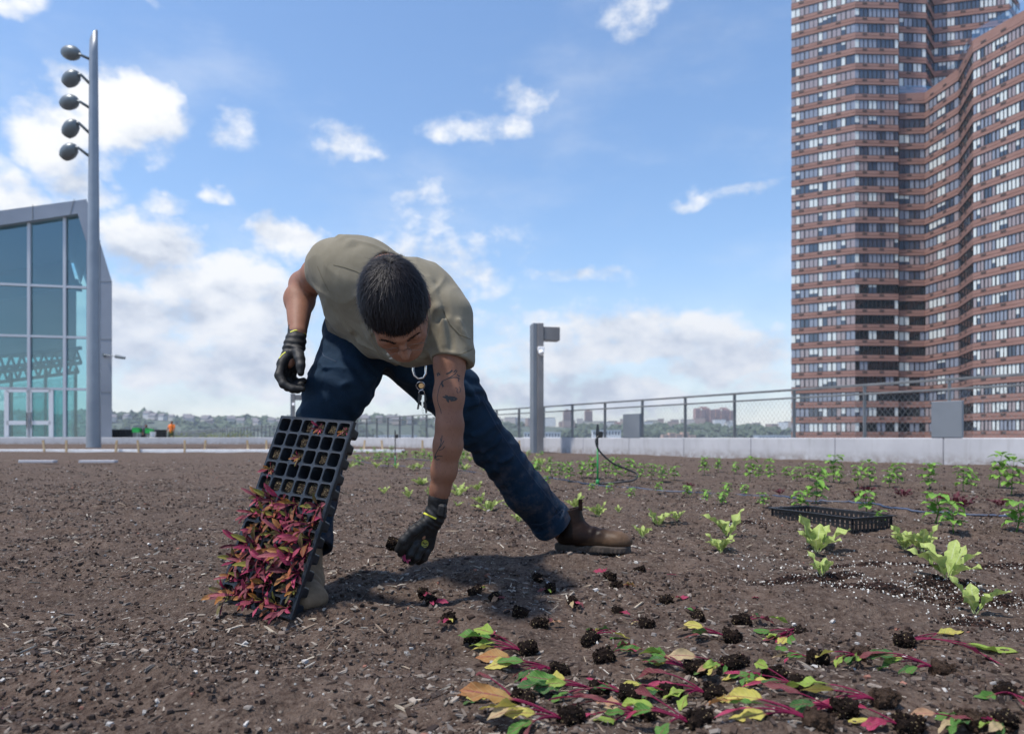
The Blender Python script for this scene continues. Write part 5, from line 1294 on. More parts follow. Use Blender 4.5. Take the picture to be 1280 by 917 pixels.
# the plug in the hand and the uprooted plugs on the ground
def plug_mb(mb, M, size, rg, L=None):
    """a tapered block of potting mix and roots; axis along local x, wide end at x=0 (where the stems leave)"""
    s0, s1 = size, size * .72; L = L or size * 1.15; n = 5; V = []; ring = 12
    M = np.asarray(M); 
    for i in range(n + 1):
        t_ = i / n; h = (s0 + (s1 - s0) * t_) / 2
        for k in range(ring):
            a = 2 * math.pi * k / ring; c, s = math.cos(a), math.sin(a); q = h / max(abs(c), abs(s)) ** .45 * (1 + rg.uniform(-.2, .16)) * (.86 if i in (0, n) else 1.03); V.append([t_ * L + rg.uniform(-.004, .004), c * q, s * q])
    F = [(i * ring + k, i * ring + (k + 1) % ring, (i + 1) * ring + (k + 1) % ring, (i + 1) * ring + k) for i in range(n) for k in range(ring)]
    b = len(V); V += [[-.003, 0, 0], [L + .003, 0, 0]]
    F += [(b, (k + 1) % ring, k) for k in range(ring)] + [(b + 1, n * ring + k, n * ring + (k + 1) % ring) for k in range(ring)]
    mb.add(np.array(V) @ M[:3, :3].T + M[:3, 3], F)
    # fine loose crumbs and root ends stuck to it
    for _ in range(46):
        a = rg.uniform(0, 2 * math.pi); x = rg.uniform(0, L); h = (s0 + (s1 - s0) * x / L) / 2 * rg.uniform(.95, 1.15); r_ = rg.uniform(.0012, .0036)
        p = np.array([x, math.cos(a) * h, math.sin(a) * h]) @ M[:3, :3].T + M[:3, 3]
        mb.box(p, (r_ * 2, r_ * 1.6, r_ * 1.4), Matrix.Rotation(rg.uniform(0, 3), 3, (rg.random(), rg.random(), .3)))
M_PLUG = mat('root_plug', rough=.95, spec=.1, fn=lambda t, b: (t._in(b.inputs['Base Color'], t.mix(t.mr(t.vor(t.coord(), 150), .22, .14), t.ramp(t.noise(t.coord(), 110, 5, .7), [(.3, (.006, .0045, .004)), (.55, (.022, .014, .011)), (.75, (.075, .05, .036))]), (.32, .25, .14))), t._in(b.inputs['Normal'], t.bump(t.noise(t.coord(), 180, 4, .75), 1, .012))))
M_PLUGB = mat('root_plug_brown', rough=.95, spec=.1, fn=lambda t, b: (t._in(b.inputs['Base Color'], t.ramp(t.noise(t.mapping(t.coord(), (1, 3, 1)), 80, 5, .7), [(.3, (.02, .012, .009)), (.7, (.13, .085, .06))])), t._in(b.inputs['Normal'], t.bump(t.noise(t.mapping(t.coord(), (1, 4, 1)), 120, 4, .75), 1, .010))))
LCOL = {'g': (GRN, (.09, .22, .04)), 'l': ((.15, .30, .05), (.30, .40, .07)), 'y': ((.38, .40, .07), (.55, .47, .12)), 'c': ((.40, .32, .14), (.48, .36, .22)), 'p': ((.08, .012, .03), (.20, .05, .06)), 'o': ((.30, .26, .06), (.36, .15, .06)), 'k': ((.22, .012, .05), (.42, .04, .12)), 'd': ((.03, .09, .03), (.05, .14, .035)), 't': ((.34, .17, .09), (.45, .27, .17))}
def Ll_big(lv): return len(lv) and max(l for c, l in lv) > .075
def uproot(px, py, ang, leaves, size=.048, lab='', name='uprooted_beet', group='uprooted beet plugs on the soil', seed=0, brown=False, plugang=None, LS=1.0, spread=.55, up=.35, scatter=.0):
    rg = random.Random(seed * 31 + 7); g = on_ground(px, py); r = empty(name, tuple(g), R(ang)); tag(r, lab, 'beet plug', group)
    pa = R(180 + rg.uniform(-25, 25)) if plugang is None else R(plugang); tl = rg.uniform(-.25, .25)
    M = Matrix.Translation((0, 0, size * .27)) @ Matrix.Rotation(pa, 4, 'Z') @ Matrix.Rotation(tl, 4, 'Y') @ Matrix.Rotation(rg.uniform(0, 1.5), 4, 'X')
    mb = MB(); plug_mb(mb, M, size * .92, rg); mb.build('root_plug', M_PLUGB if brown else M_PLUG, r, smooth=False)
    if Ll_big(leaves): leaves = [(c_, l_ * rg.uniform(.75, 1.05)) for c_, l_ in leaves] + [(rg.choice('pkkglydc' if rg.random() < .6 else 'gld'), l_ * rg.uniform(.5, .85)) for c_, l_ in leaves[:rg.randint(1, 3)]]
    for i, (code, Ll) in enumerate(leaves):
        f = (i + .5) / len(leaves) * 2 - 1; a = f * spread + rg.uniform(-.22, .22); c1, c2 = LCOL[code]; mb = MB()
        Lt = Ll * LS; st_ = rg.uniform(.6, .72) if Ll > .07 else rg.uniform(.25, .4)
        blade = Lt * (1 - st_); wd = blade * (rg.uniform(.5, .66) if code not in 'kp' else rg.uniform(.16, .34)) if Ll > .07 else Lt * rg.uniform(.2, .3)
        u0 = up * rg.uniform(.6, 1.3); d = np.array([math.cos(a), math.sin(a), u0]); roll = rg.uniform(-.9, .9)
        leaf(mb, (rg.uniform(0, .004), rg.uniform(-.006, .006), size * .34), d, (math.sin(roll) * -math.sin(a), math.sin(roll) * math.cos(a), math.cos(roll)), Lt, wd, c1, c2, (.20, .010, .055) if Ll > .07 else np.array(c1) * .8,
             curl=u0 * 2.2 + rg.uniform(-.3, .5), fold_=rg.uniform(.1, .45), wav=rg.uniform(.25, .7), stem=st_, rg=rg, ns=18, blunt=.85, stalk=.0013 if Ll > .07 else .0009)
        V = mb.v[0]; ca, sa = math.cos(R(ang)), math.sin(R(ang)); wx = g[0] + V[:, 0] * ca - V[:, 1] * sa; wy = g[1] + V[:, 0] * sa + V[:, 1] * ca
        gz = soil_h(wx, wy) - g[2] + .0025; low = V[:, 2] < gz; V[low, 2] = gz[low] + (V[low, 2] - V[low, 2].min() if low.any() else 0) * .15
        mb.build('leaf', M_LEAF, r, smooth=True, cols=True)
    return r
k_, p_, o_, t__ = ('k', .05), ('p', .05), ('o', .045), ('t', .045)
small = [
 (530, 746, -80, [k_, ('p', .04)], 'small dark plug with a pink sprig, closest of its row to the gloved hand'),
 (541, 757, -70, [('k', .045), ('k', .055)], 'small dark plug, middle one of the three just below the gloved hand'),
 (559, 779, -90, [('p', .055), ('k', .05), ('y', .04)], 'small dark plug with purple leaves pointing down, last of the three below the hand'),
 (599, 741, 60, [('t', .04), ('l', .04)], 'small plug with a tan leaf, first of the row right of the hand'),
 (619, 751, -60, [('t', .04), ('t', .045), ('p', .03)], 'small plug with peach leaves, second of the row right of the hand'),
 (642, 768, 180, [('t', .03)], 'round black plug almost without leaves, third of the row right of the hand'),
 (682, 784, 40, [('t', .045), ('p', .045)], 'black plug with yellow flecks, fourth of the row right of the hand'),
 (673, 727, -60, [('t', .03)], 'flat dark plug below the trouser hem, the upper of a pair'),
 (686, 741, -110, [('p', .04), ('l', .03)], 'flat dark plug with a purple scrap, the lower of a pair below the trouser hem'),
 (717, 757, -85, [('c', .055), ('k', .055), ('p', .05)], 'plug with pale and lilac leaves hanging down, below the boot'),
 (757, 722, 120, [('k', .06), ('k', .065)], 'flattened plug with two bright crimson leaves below the boot heel'),
 (778, 736, 20, [('o', .05), ('t', .05), ('k', .03)], 'plug with orange brown curled leaves below the boot toe'),
 (806, 715, 0, [('p', .02)], 'bare black crumbled plug directly under the boot toe'),
 (773, 770, -60, [('k', .035)], 'black crumbly plug with one magenta scrap in the middle of the bed'),
 (838, 752, 10, [('k', .06), ('g', .035)], 'black plug with a magenta stem, just right of the rows'),
 (600, 806, 10, [('p', .07), ('k', .06)], 'dark plug with short maroon stems left of the long leaved bundle'),
 (870, 772, 100, [('p', .05), ('g', .04)], 'black plug with maroon stem above the green leaf heap'),
 (800, 783, 150, [('p', .03), ('c', .03)], 'brown lumpy plug behind the upright green leaf'),
 (925, 830, 90, [('p', .03)], 'squat black plug between the yellow leaves near the heap')]
for i, (px, py, a, lv, lab) in enumerate(small): uproot(px, py, a, lv, .033, lab, seed=i + 1, LS=.95, spread=.8, up=.45)
large = [
 (650, 818, 183, [('l', .19), ('p', .13), ('l', .14), ('g', .17), ('y', .12), ('k', .13)], 'uprooted beet with long magenta stems and pale green leaves pointing left', 0),
 (688, 842, 200, [('p', .15), ('o', .20), ('y', .15), ('g', .13), ('p', .12)], 'uprooted beet with olive and purple leaves sprawling left below the long bundle', 0),
 (738, 868, 190, [('y', .14), ('k', .12), ('g', .12), ('d', .14)], 'largest black root plug with green jagged leaves beside it at the bottom', 0),
 (742, 800, 60, [('y', .12), ('p', .09), ('k', .10)], 'uprooted beet with one bright yellow green leaf raised above its plug', 0),
 (700, 905, 195, [('p', .19), ('y', .15), ('c', .14), ('o', .17), ('y', .12), ('p', .15)], 'uprooted beet with big yellow and brown leaves at the bottom edge', 0),
 (858, 842, 150, [('l', .12), ('g', .12), ('g', .10), ('y', .10), ('c', .09), ('d', .11)], 'uprooted beet with a crowd of upright green leaves in the centre heap', 0),
 (805, 900, 180, [('k', .16), ('p', .18), ('t', .10), ('c', .10), ('p', .14)], 'uprooted beet with tangled magenta stems and crumpled tan leaves at the bottom', 0),
 (765, 822, 20, [('g', .08), ('k', .09), ('g', .07)], 'small uprooted beet with dark green leaf left of the centre heap', 0),
 (828, 870, 200, [('l', .10), ('d', .11), ('y', .08)], 'uprooted beet with a drooping blue green leaf below the centre heap', 0),
 (935, 780, 10, [('l', .11), ('p', .08), ('c', .06)], 'uprooted beet with one smooth yellow green leaf pointing right', 0),
 (905, 800, 170, [('k', .11), ('c', .12), ('y', .10), ('p', .11), ('d', .08)], 'uprooted beet with pink stems and cream leaves above the yellow group', 0),
 (992, 800, 215, [('g', .12), ('p', .12), ('l', .12), ('g', .09)], 'uprooted beet with wiry purple stems and grey green leaves towards the camera', 0),
 (905, 838, 230, [('c', .11), ('t', .10), ('g', .07), ('y', .09)], 'uprooted beet with cream coloured withered leaves beside a small green sprout', 0),
 (1072, 826, 220, [('y', .11), ('t', .10), ('l', .12), ('p', .10), ('g', .10)], 'brown upright root plug with a withered tan leaf and yellow leaves', 1),
 (1165, 840, 175, [('g', .13), ('d', .12), ('p', .14), ('l', .10)], 'brown root plug lying on its side with green leaves to its left', 1),
 (1140, 806, -14, [('k', .19), ('l', .22), ('y', .18)], 'very long magenta stemmed beet leaf stretched right towards the edge', 0),
 (1092, 882, 172, [('l', .15), ('k', .16), ('y', .15), ('k', .13), ('t', .09)], 'uprooted beet with a large oval lime leaf and deep magenta stems', 1),
 (1005, 905, 165, [('y', .15), ('o', .17), ('y', .14), ('g', .13), ('y', .13), ('k', .15)], 'uprooted beet with a fan of yellow and orange veined leaves at the bottom', 1),
 (990, 862, 170, [('l', .12), ('p', .13), ('y', .10), ('k', .10)], 'uprooted beet with round lime leaves and a curved magenta stem above the fan', 0),
 (1258, 874, 250, [('g', .10), ('p', .09), ('g', .11)], 'black root plug with dark green leaves at the right edge of the bed', 0),
 (1205, 908, 190, [('t', .08), ('c', .07)], 'brown root plug with a tan scrap in the bottom right corner area', 1),
 (880, 872, 185, [('p', .16), ('y', .12), ('g', .10), ('k', .13)], 'uprooted beet with a pale yellow leaf between the two bottom fans', 0),
 (1250, 912, 200, [('g', .11), ('d', .11), ('p', .09)], 'dark green leaved beet in the bottom right corner', 0),
 (1040, 893, 185, [('p', .11), ('c', .09), ('g', .10)], 'thin stemmed beet with a cream leaf right of the yellow fan', 0),
 (958, 852, 195, [('y', .10), ('k', .10), ('g', .09)], 'beet with wiry stems between the cream leaves and the lime leaves', 0),
 (775, 872, 160, [('g', .10), ('k', .10), ('t', .08)], 'slender uprooted beet just right of the largest root plug', 0),
 (640, 878, 175, [('p', .12), ('l', .10), ('o', .11)], 'maroon stemmed beet at the far left end of the bottom row', 0),
 (1120, 912, 180, [('k', .11), ('y', .09)], 'small beet with a yellow leaf at the bottom, below the brown plug', 0),
 (1010, 828, 165, [('g', .09), ('c', .08), ('k', .09)], 'beet with one drooping green leaf left of the brown upright plug', 0),
 (860, 910, 170, [('p', .14), ('l', .12), ('k', .12)], 'dark uprooted beet cut by the bottom edge with purple stems', 0)]
for i, (px, py, a, lv, lab, br) in enumerate(large): uproot(px, py, a, lv, .037, lab, seed=i + 40, brown=bool(br), LS=1.0, spread=.62, up=.42)
# single leaves and scraps
def scrap(px, py, ang, L, code, lab, w=.4, name='loose_leaf'):
    g = on_ground(px, py, .004); mb = MB(); rg = random.Random(int(px)); c1, c2 = LCOL[code]
    leaf(mb, (0, 0, 0), (1, 0, .12), (0, .2, 1), L, L * w, c1, c2, c1, curl=.35, fold_=.3, wav=.3, stem=.05, rg=rg)
    o = mb.build(name, M_LEAF, None, smooth=True, cols=True); o.location = tuple(g); o.rotation_euler = (0, 0, R(ang)); tag(o, lab, 'leaf'); return o
scrap(3, 888, 18, .032, 'k', 'single violet pink leaf scrap at the left edge of the soil', .22)
scrap(940, 748, 0, .022, 'k', 'small crimson scrap alone on the soil above the leaf heap', .6)
scrap(834, 719, 0, .034, 'k', 'single magenta leaf right of the boot toe', .25); scrap(762, 800, 20, .03, 'g', 'small green leaf lying alone in the middle of the bed', .4)
scrap(958, 797, -30, .035, 'y', 'small yellow leaf lying alone near the heap', .5); scrap(640, 798, 200, .028, 'l', 'tiny lime leaf beside the long stems', .4)
scrap(905, 880, 90, .04, 'o', 'loose orange veined leaf standing beside the bottom fan', .5); scrap(640, 775, 210, .05, 't', 'pinkish tan leaf lying between plugs of the row', .25)
# plug in the hand
hr = empty('held_plug', tuple(P(497, 682, 1.84))); tag(hr, 'dark root plug with a magenta sprig pinched by the gloved hand', 'beet plug')
mb = MB(); rg = random.Random(3); M = Matrix.Translation((-.026, 0, .010)) @ Matrix.Rotation(R(15), 4, 'Y'); plug_mb(mb, M, .036, rg, .046); mb.build('root_plug', M_PLUG, hr)
for k, (dx, dz, c1, c2) in enumerate(((.35, -1, MAG, PINK), (.6, -1, PINK, (.6, .2, .3)), (.1, -1, MAG, (.4, .03, .12)))):
    mb = MB(); leaf(mb, (.018, -.012, -.008), (dx, -.2, dz), (0, -1, 0), .040 - k * .004, .011, c1, c2, MAG, curl=.3, fold_=.3, wav=.2, stem=.3, rg=rg); mb.build('leaf', M_LEAF, hr, smooth=True, cols=True)

# ---- lettuces
LT1, LT2 = (.26, .37, .09), (.46, .55, .17)
def lettuce_proto(seed, nl, L, w, c1=LT1, c2=LT2, cv=(.45, .52, .28), up=(1.1, 3.0)):
    rg = random.Random(seed); r = empty('lettuce_seedling', (0, 0, 0))
    for k in range(nl):
        a = 2 * math.pi * k / nl + rg.uniform(-.4, .4); mb = MB(); l = L * rg.uniform(.65, 1.1)
        leaf(mb, (math.cos(a) * .004, math.sin(a) * .004, -.004), (math.cos(a), math.sin(a), rg.uniform(*up)), (-math.cos(a), -math.sin(a), .6), l, w * rg.uniform(.8, 1.15), c1, c2, cv, curl=rg.uniform(.2, .9), fold_=rg.uniform(.25, .6), wav=rg.uniform(.35, .7), stem=.16, rg=rg, ns=14, blunt=1.25)
        mb.build('leaf', M_LEAF, r, smooth=True, cols=True)
    return r
LP = [lettuce_proto(s, n_, .128, .037) for s, n_ in ((1, 8), (2, 7), (3, 9), (4, 5))]
RP = [lettuce_proto(s, 6, .10, .032, (.04, .008, .018), (.11, .014, .035), (.15, .02, .05), (.9, 2.0)) for s in (11, 12)]
usedp = set()
def place(root, g, rz, sc, lab, cat, group):
    if id(root) in usedp: c = copy_tree(root)
    else: c = root; usedp.add(id(root))
    c.location = tuple(g); c.rotation_euler = (0, 0, rz); c.scale = (sc, sc, sc); tag(c, lab, cat, group); return c
lett = [
 (910, 671, 1.0, 'largest yellow green lettuce, in front of the black mesh tray to its left'), (901, 690, .62, 'small lettuce just below the largest one'), (1021, 690, 1.1, 'tall upright lettuce directly in front of the black mesh tray'),
 (1027, 719, .6, 'small lettuce seedling in the perlite below the tall one'), (1130, 686, .72, 'low wide lettuce below the right corner of the black tray, the left of two'), (1153, 688, .78, 'low wide lettuce below the right corner of the black tray, the right of two'),
 (1184, 723, .95, 'splayed lettuce with two broad leaves in the perlite patch'), (1219, 765, .78, 'lettuce seedling spreading two leaves nearest the camera at right'), (822, 658, .8, 'pale lettuce just right of the boot toe'),
 (803, 671, .5, 'tiny lettuce seedling close above the boot toe'), (846, 650, .45, 'tiny lettuce right of the pale one by the boot'), (748, 645, .72, 'lettuce seedling behind the boot pull tab'), (773, 640, .4, 'tiny lettuce behind the boot'),
 (720, 636, .8, 'upright lettuce leaf immediately right of the trouser hem'), (480, 617, .55, 'lettuce farthest left in the cluster left of the forearm'), (510, 622, .75, 'wide lettuce in the cluster left of the forearm'), (526, 609, .85, 'topmost lettuce touching the forearm on its left'),
 (537, 620, .7, 'lettuce seen just above the glove cuff'), (573, 620, .95, 'widest lettuce between the forearm and the trouser leg'), (597, 613, .7, 'lettuce higher between the forearm and the trouser leg'), (600, 629, .62, 'lettuce in the middle between forearm and trouser leg'),
 (572, 634, .42, 'tiny lettuce lowest beside the forearm'), (611, 641, .85, 'spiky lettuce lowest between forearm and trouser leg'), (630, 617, .55, 'lettuce touching the lower side of the trouser leg'), (637, 634, .5, 'small lettuce under the trouser leg, near the shin'), (648, 652, .4, 'smallest lettuce under the trouser hem')]
rp = random.Random(9)
for (px, py, sc, lab) in lett:
    D = (CAM_Z) * FPX / (py - HOR); place(LP[rp.randrange(4)], on_ground(px, py), rp.uniform(0, 6.3), sc * (1.2 if py > 645 and px > 790 else 1.08), lab, 'lettuce', 'young lettuces planted in the bed')
for i, (px, py, sc) in enumerate(((863, 609, .7), (975, 618, .7), (1072, 622, .9), (1083, 616, .9), (1130, 621, 1.0), (1191, 631, 1.25), (1204, 634, 1.0), (1250, 633, .9), (1018, 624, .5), (505, 566, 1.3), (520, 567, 1.2))):
    place(RP[i % 2], on_ground(px, py), rp.uniform(0, 6.3), sc, ('dark red lettuce, %s from the left among the green plants near the parapet' % ORD[i]) if i < 9 else 'dark red lettuce beyond the white edging, %s of the pair behind the forearm' % ['left', 'right'][i - 9], 'red lettuce', 'dark red lettuces in the back rows')
# ---- peppers
def pepper_proto(seed, H=.19, lv=4):
    rg = random.Random(seed); r = empty('pepper_plant', (0, 0, 0)); mb = MB(); pts = [np.array([0, 0, -.01])]
    for k in range(5): pts.append(pts[-1] + np.array([rg.uniform(-.008, .008), rg.uniform(-.008, .008), (H + .01) / 5]))
    mb.tube(pts, [.0035, .0032, .003, .0026, .002, .0012], 6, col=(.12, .25, .05)); mb.build('stem', M_LEAF, r, smooth=True, cols=True)
    fo = MB()
    for q in range(lv):
        z = H * (.35 + .65 * q / (lv - 1)); nl = rg.randint(5, 7)
        for k in range(nl):
            a = 2 * math.pi * k / nl + q * 1.1 + rg.uniform(-.3, .3); b_ = np.array(pts[min(5, int(5 * z / H))]); b_[2] = z; br = rg.uniform(.8, 1.25)
            leaf(fo, b_, (math.cos(a), math.sin(a), rg.uniform(.1, .9)), (0, 0, 1), rg.uniform(.055, .09), rg.uniform(.030, .044), np.array((.10, .26, .035)) * br, np.array((.20, .38, .06)) * br, (.25, .4, .1), curl=rg.uniform(.4, 1.4), fold_=.3, wav=.15, stem=.25, rg=rg, ns=7, blunt=.8)
    fo.build('foliage', M_LEAF, r, smooth=True, cols=True); return r
PP = [pepper_proto(1), pepper_proto(2, .15, 3), pepper_proto(3, .21, 4), pepper_proto(4, .12, 3)]
row1 = [(688, 596, .8), (700, 600, .9), (712, 602, .8), (728, 598, .9), (741, 600, 1.0), (757, 597, .9), (771, 601, 1.0), (787, 597, 1.1), (800, 602, .8), (815, 600, .9), (829, 603, .8), (842, 600, .9), (880, 594, 1.0), (898, 590, .8), (920, 592, .9), (937, 602, 1.1), (948, 599, .8), (963, 601, 1.0), (982, 598, .8), (996, 603, .9), (1013, 601, .9), (1028, 606, 1.0), (1042, 603, 1.35), (1049, 604, .8), (1073, 607, .9), (1088, 607, 1.0), (1113, 609, .9), (1121, 606, 1.0), (1161, 612, 1.1), (1205, 614, 1.0), (1214, 612, .9), (1248, 609, 1.4), (1264, 619, 1.2)]
for i, (px, py, sc) in enumerate(row1):
    place(PP[rp.randrange(3)], on_ground(px, py), rp.uniform(0, 6.3), sc * 1.02, 'leafy green plant in the row along the parapet, %s from the %s' % (ORD[i if i < 17 else len(row1) - 1 - i], 'left' if i < 17 else 'right'), 'pepper plant', 'green plants in the row along the parapet')
row2 = [(683, 607, .5), (741, 614, .5), (762, 618, .5), (790, 622, .55), (823, 616, .5), (858, 620, .6), (883, 628, .5), (902, 630, .55), (909, 621, .6), (931, 618, .6), (1003, 636, .8), (1022, 630, 1.0), (1083, 640, .9), (1168, 654, 1.15), (1192, 664, .8), (1269, 665, 1.1), (1100, 655, .4), (955, 634, .5)]
row2.sort()
for i, (px, py, sc) in enumerate(row2):
    place(PP[1 + 2 * (i % 2)], on_ground(px, py), rp.uniform(0, 6.3), sc * 1.05, 'sparse green plant along the blue drip line, %s from the left' % ORD[i], 'pepper plant', 'sparse green plants along the drip line')
for rn, (y0, y1, x0, x1, n_, nm) in enumerate(((566, 571, 440, 690, 24, 'farthest'), (574, 580, 436, 700, 26, 'middle'), (584, 592, 440, 700, 18, 'nearest'))):
    xs2 = sorted(x0 + (x1 - x0) * (i + rp.uniform(-.35, .35)) / n_ for i in range(n_))
    for i, px in enumerate(xs2):
        py = y0 + (y1 - y0) * (px - x0) / (x1 - x0) + rp.uniform(-1, 1); place(PP[rp.randrange(4)] if rp.random() < .5 else LP[rp.randrange(4)], on_ground(px, py), rp.uniform(0, 6.3), rp.uniform(.8, 1.2), 'tiny pale green seedling in the %s of three far rows, %s from the left' % (nm, ORD[i]), 'seedling', 'tiny seedlings in the far rows behind the worker')

# ======================= drip line, sprinklers, mesh tray =======================
M_DRIP = mat('drip_blue', (.05, .09, .17), .45, fn=noisy((.02, .035, .07), (.055, .08, .14), 8, 4, .1, .001))
def smooth_path(P_, n=10):
    P_ = [np.asarray(p, float) for p in P_]; P_ = [2 * P_[0] - P_[1]] + P_ + [2 * P_[-1] - P_[-2]]; out = []
    for i in range(1, len(P_) - 2):
        for k in range(n):
            t_ = k / n; a, b, c, d = P_[i - 1:i + 3]; out.append(.5 * ((2 * b) + (c - a) * t_ + (2 * a - 5 * b + 4 * c - d) * t_ ** 2 + (3 * b - a - 3 * c + d) * t_ ** 3))
    out.append(P_[-2]); return np.array(out)
def line_on_ground(pix, r, lift=0):
    q = smooth_path([on_ground(*p)[:2] for p in pix], 14); z = soil_h(q[:, 0], q[:, 1]); z = np.maximum(z, np.convolve(np.pad(z, 3, 'edge'), np.ones(7) / 7, 'valid')); return np.column_stack([q, z + r + lift])
tag(MB().tube(line_on_ground([(425, 572), (455, 577), (490, 582), (530, 586), (600, 591), (690, 600), (757, 607), (800, 610), (860, 615), (930, 619), (1000, 624), (1070, 629), (1120, 636), (1200, 643), (1300, 652)], .004), .0062, 8).build('drip_line', M_DRIP, smooth=True), 'dark blue drip irrigation hose running across the bed towards the parapet', 'hose')
tag(MB().tube(line_on_ground([(440, 566), (480, 573), (520, 575), (580, 577)], .004), .006, 8).build('drip_line', M_DRIP, smooth=True), 'short far blue drip hose behind the worker, nearer the white edging', 'hose')
M_GSTK = mat('green_stake', (.01, .22, .05), .5)
for (px, py, pt, lab, loopp) in ((747, 606, 530, 'green sprinkler stake with black head and looping hose before the parapet', True), (494, 583, 537, 'far thin sprinkler stake with black head left of the forearm', False)):
    g = on_ground(px, py); D = g[1]; r = empty('sprinkler_stake', tuple(g)); tag(r, lab, 'sprinkler stake'); H = (py - pt) / FPX * D; zg = .62 if loopp else .3
    MB().tube([(0, 0, -.04), (0, 0, H * zg), ], .0085, 8).tube([(0, 0, 0), (0, 0, .05)], .016, 8).build('stake', M_GSTK, r, smooth=True)
    MB().tube([(0, 0, H * zg), (0, 0, H * .8)], .0075, 8).tube([(0, 0, H * .78), (0, 0, H * .84), (0, 0, H * .93), (0, 0, H)], [.014, .02, .014, .008] if loopp else [.010, .012, .010, .007], 10).box((.022, -.005, H * .83), (.05, .035, .06), bev=.008).build('head', M_BLACK, r, smooth=False)
    if loopp:
        pts = smooth_path([(.01, -.01, H * .82), (-.02, -.03, H * .72), (.02, -.02, H * .55), (.14, .0, H * .36), (.26, .02, H * .27), (.36, .0, H * .18), (.33, -.05, .05), (.2, -.06, .03), (.08, -.04, .02), (.02, 0, .012)], 10)
        MB().tube(pts, .0085, 8).build('hose', M_BLACK, r, smooth=True)
# empty mesh carrying tray
g = on_ground(1066, 667); ax, ay = unit(np.array([-.40, .915])), unit(np.array([.915, .40])); r = empty('mesh_tray', (g[0], g[1], g[2] - .002)); tag(r, 'empty black plastic mesh tray with slotted sides lying on the soil', 'tray')
Lx, Ly, Ht = .52, .27, .078; M3 = np.array([[ax[0], ay[0], 0], [ax[1], ay[1], 0], [0, 0, 1]])
def tp(a, b, z): f = 1 + .035 * (z / Ht - 1); return M3 @ np.array([Lx / 2 + (a - Lx / 2) * f, Ly / 2 + (b - Ly / 2) * f, z])
mb = MB()
for (b0, b1, n_) in ((0, 0, 18), (Ly, Ly, 18)):
    for k in range(n_ + 1):
        a = Lx * k / n_; mb.box((tp(a, b0, .005) + tp(a, b0, Ht)) / 2, (.017, .003, Ht - .004), M3)
    for z, h in ((.010, .020), (.046, .006), (Ht - .008, .015)): mb.box(tp(Lx / 2, b0, z), (Lx, .0034, h), M3)
for (a0, n_) in ((0, 10), (Lx, 10)):
    for k in range(n_ + 1):
        b = Ly * k / n_; mb.box((tp(a0, b, .005) + tp(a0, b, Ht)) / 2, (.003, .016, Ht - .004), M3)
    for z, h in ((.0102, .0198), (.0462, .0058), (Ht - .0078, .0148)): mb.box(tp(a0, Ly / 2, z), (.0033, Ly - .002, h), M3)
mb.build('slotted_side', M_BLACK, r)
mb = MB()
for (c, s_) in ((tp(Lx / 2, -.006, Ht), (Lx + .03, .016, .005)), (tp(Lx / 2, Ly + .006, Ht), (Lx + .03, .016, .005)), (tp(-.006, Ly / 2, Ht), (.016, Ly - .005, .0048)), (tp(Lx + .006, Ly / 2, Ht), (.016, Ly - .005, .0048))): mb.box(c, s_, M3, bev=.0015)
mb.build('rim', M_BLACK, r)
mb = MB()
for k in range(22): mb.box(tp(Lx * (k + .5) / 22, Ly / 2, .003), (.004, Ly * .95, .004), M3)
for k in range(12): mb.box(tp(Lx / 2, Ly * (k + .5) / 12, .0052), (Lx * .95, .004, .0038), M3)
mb.build('base_grid', M_BLACK, r)

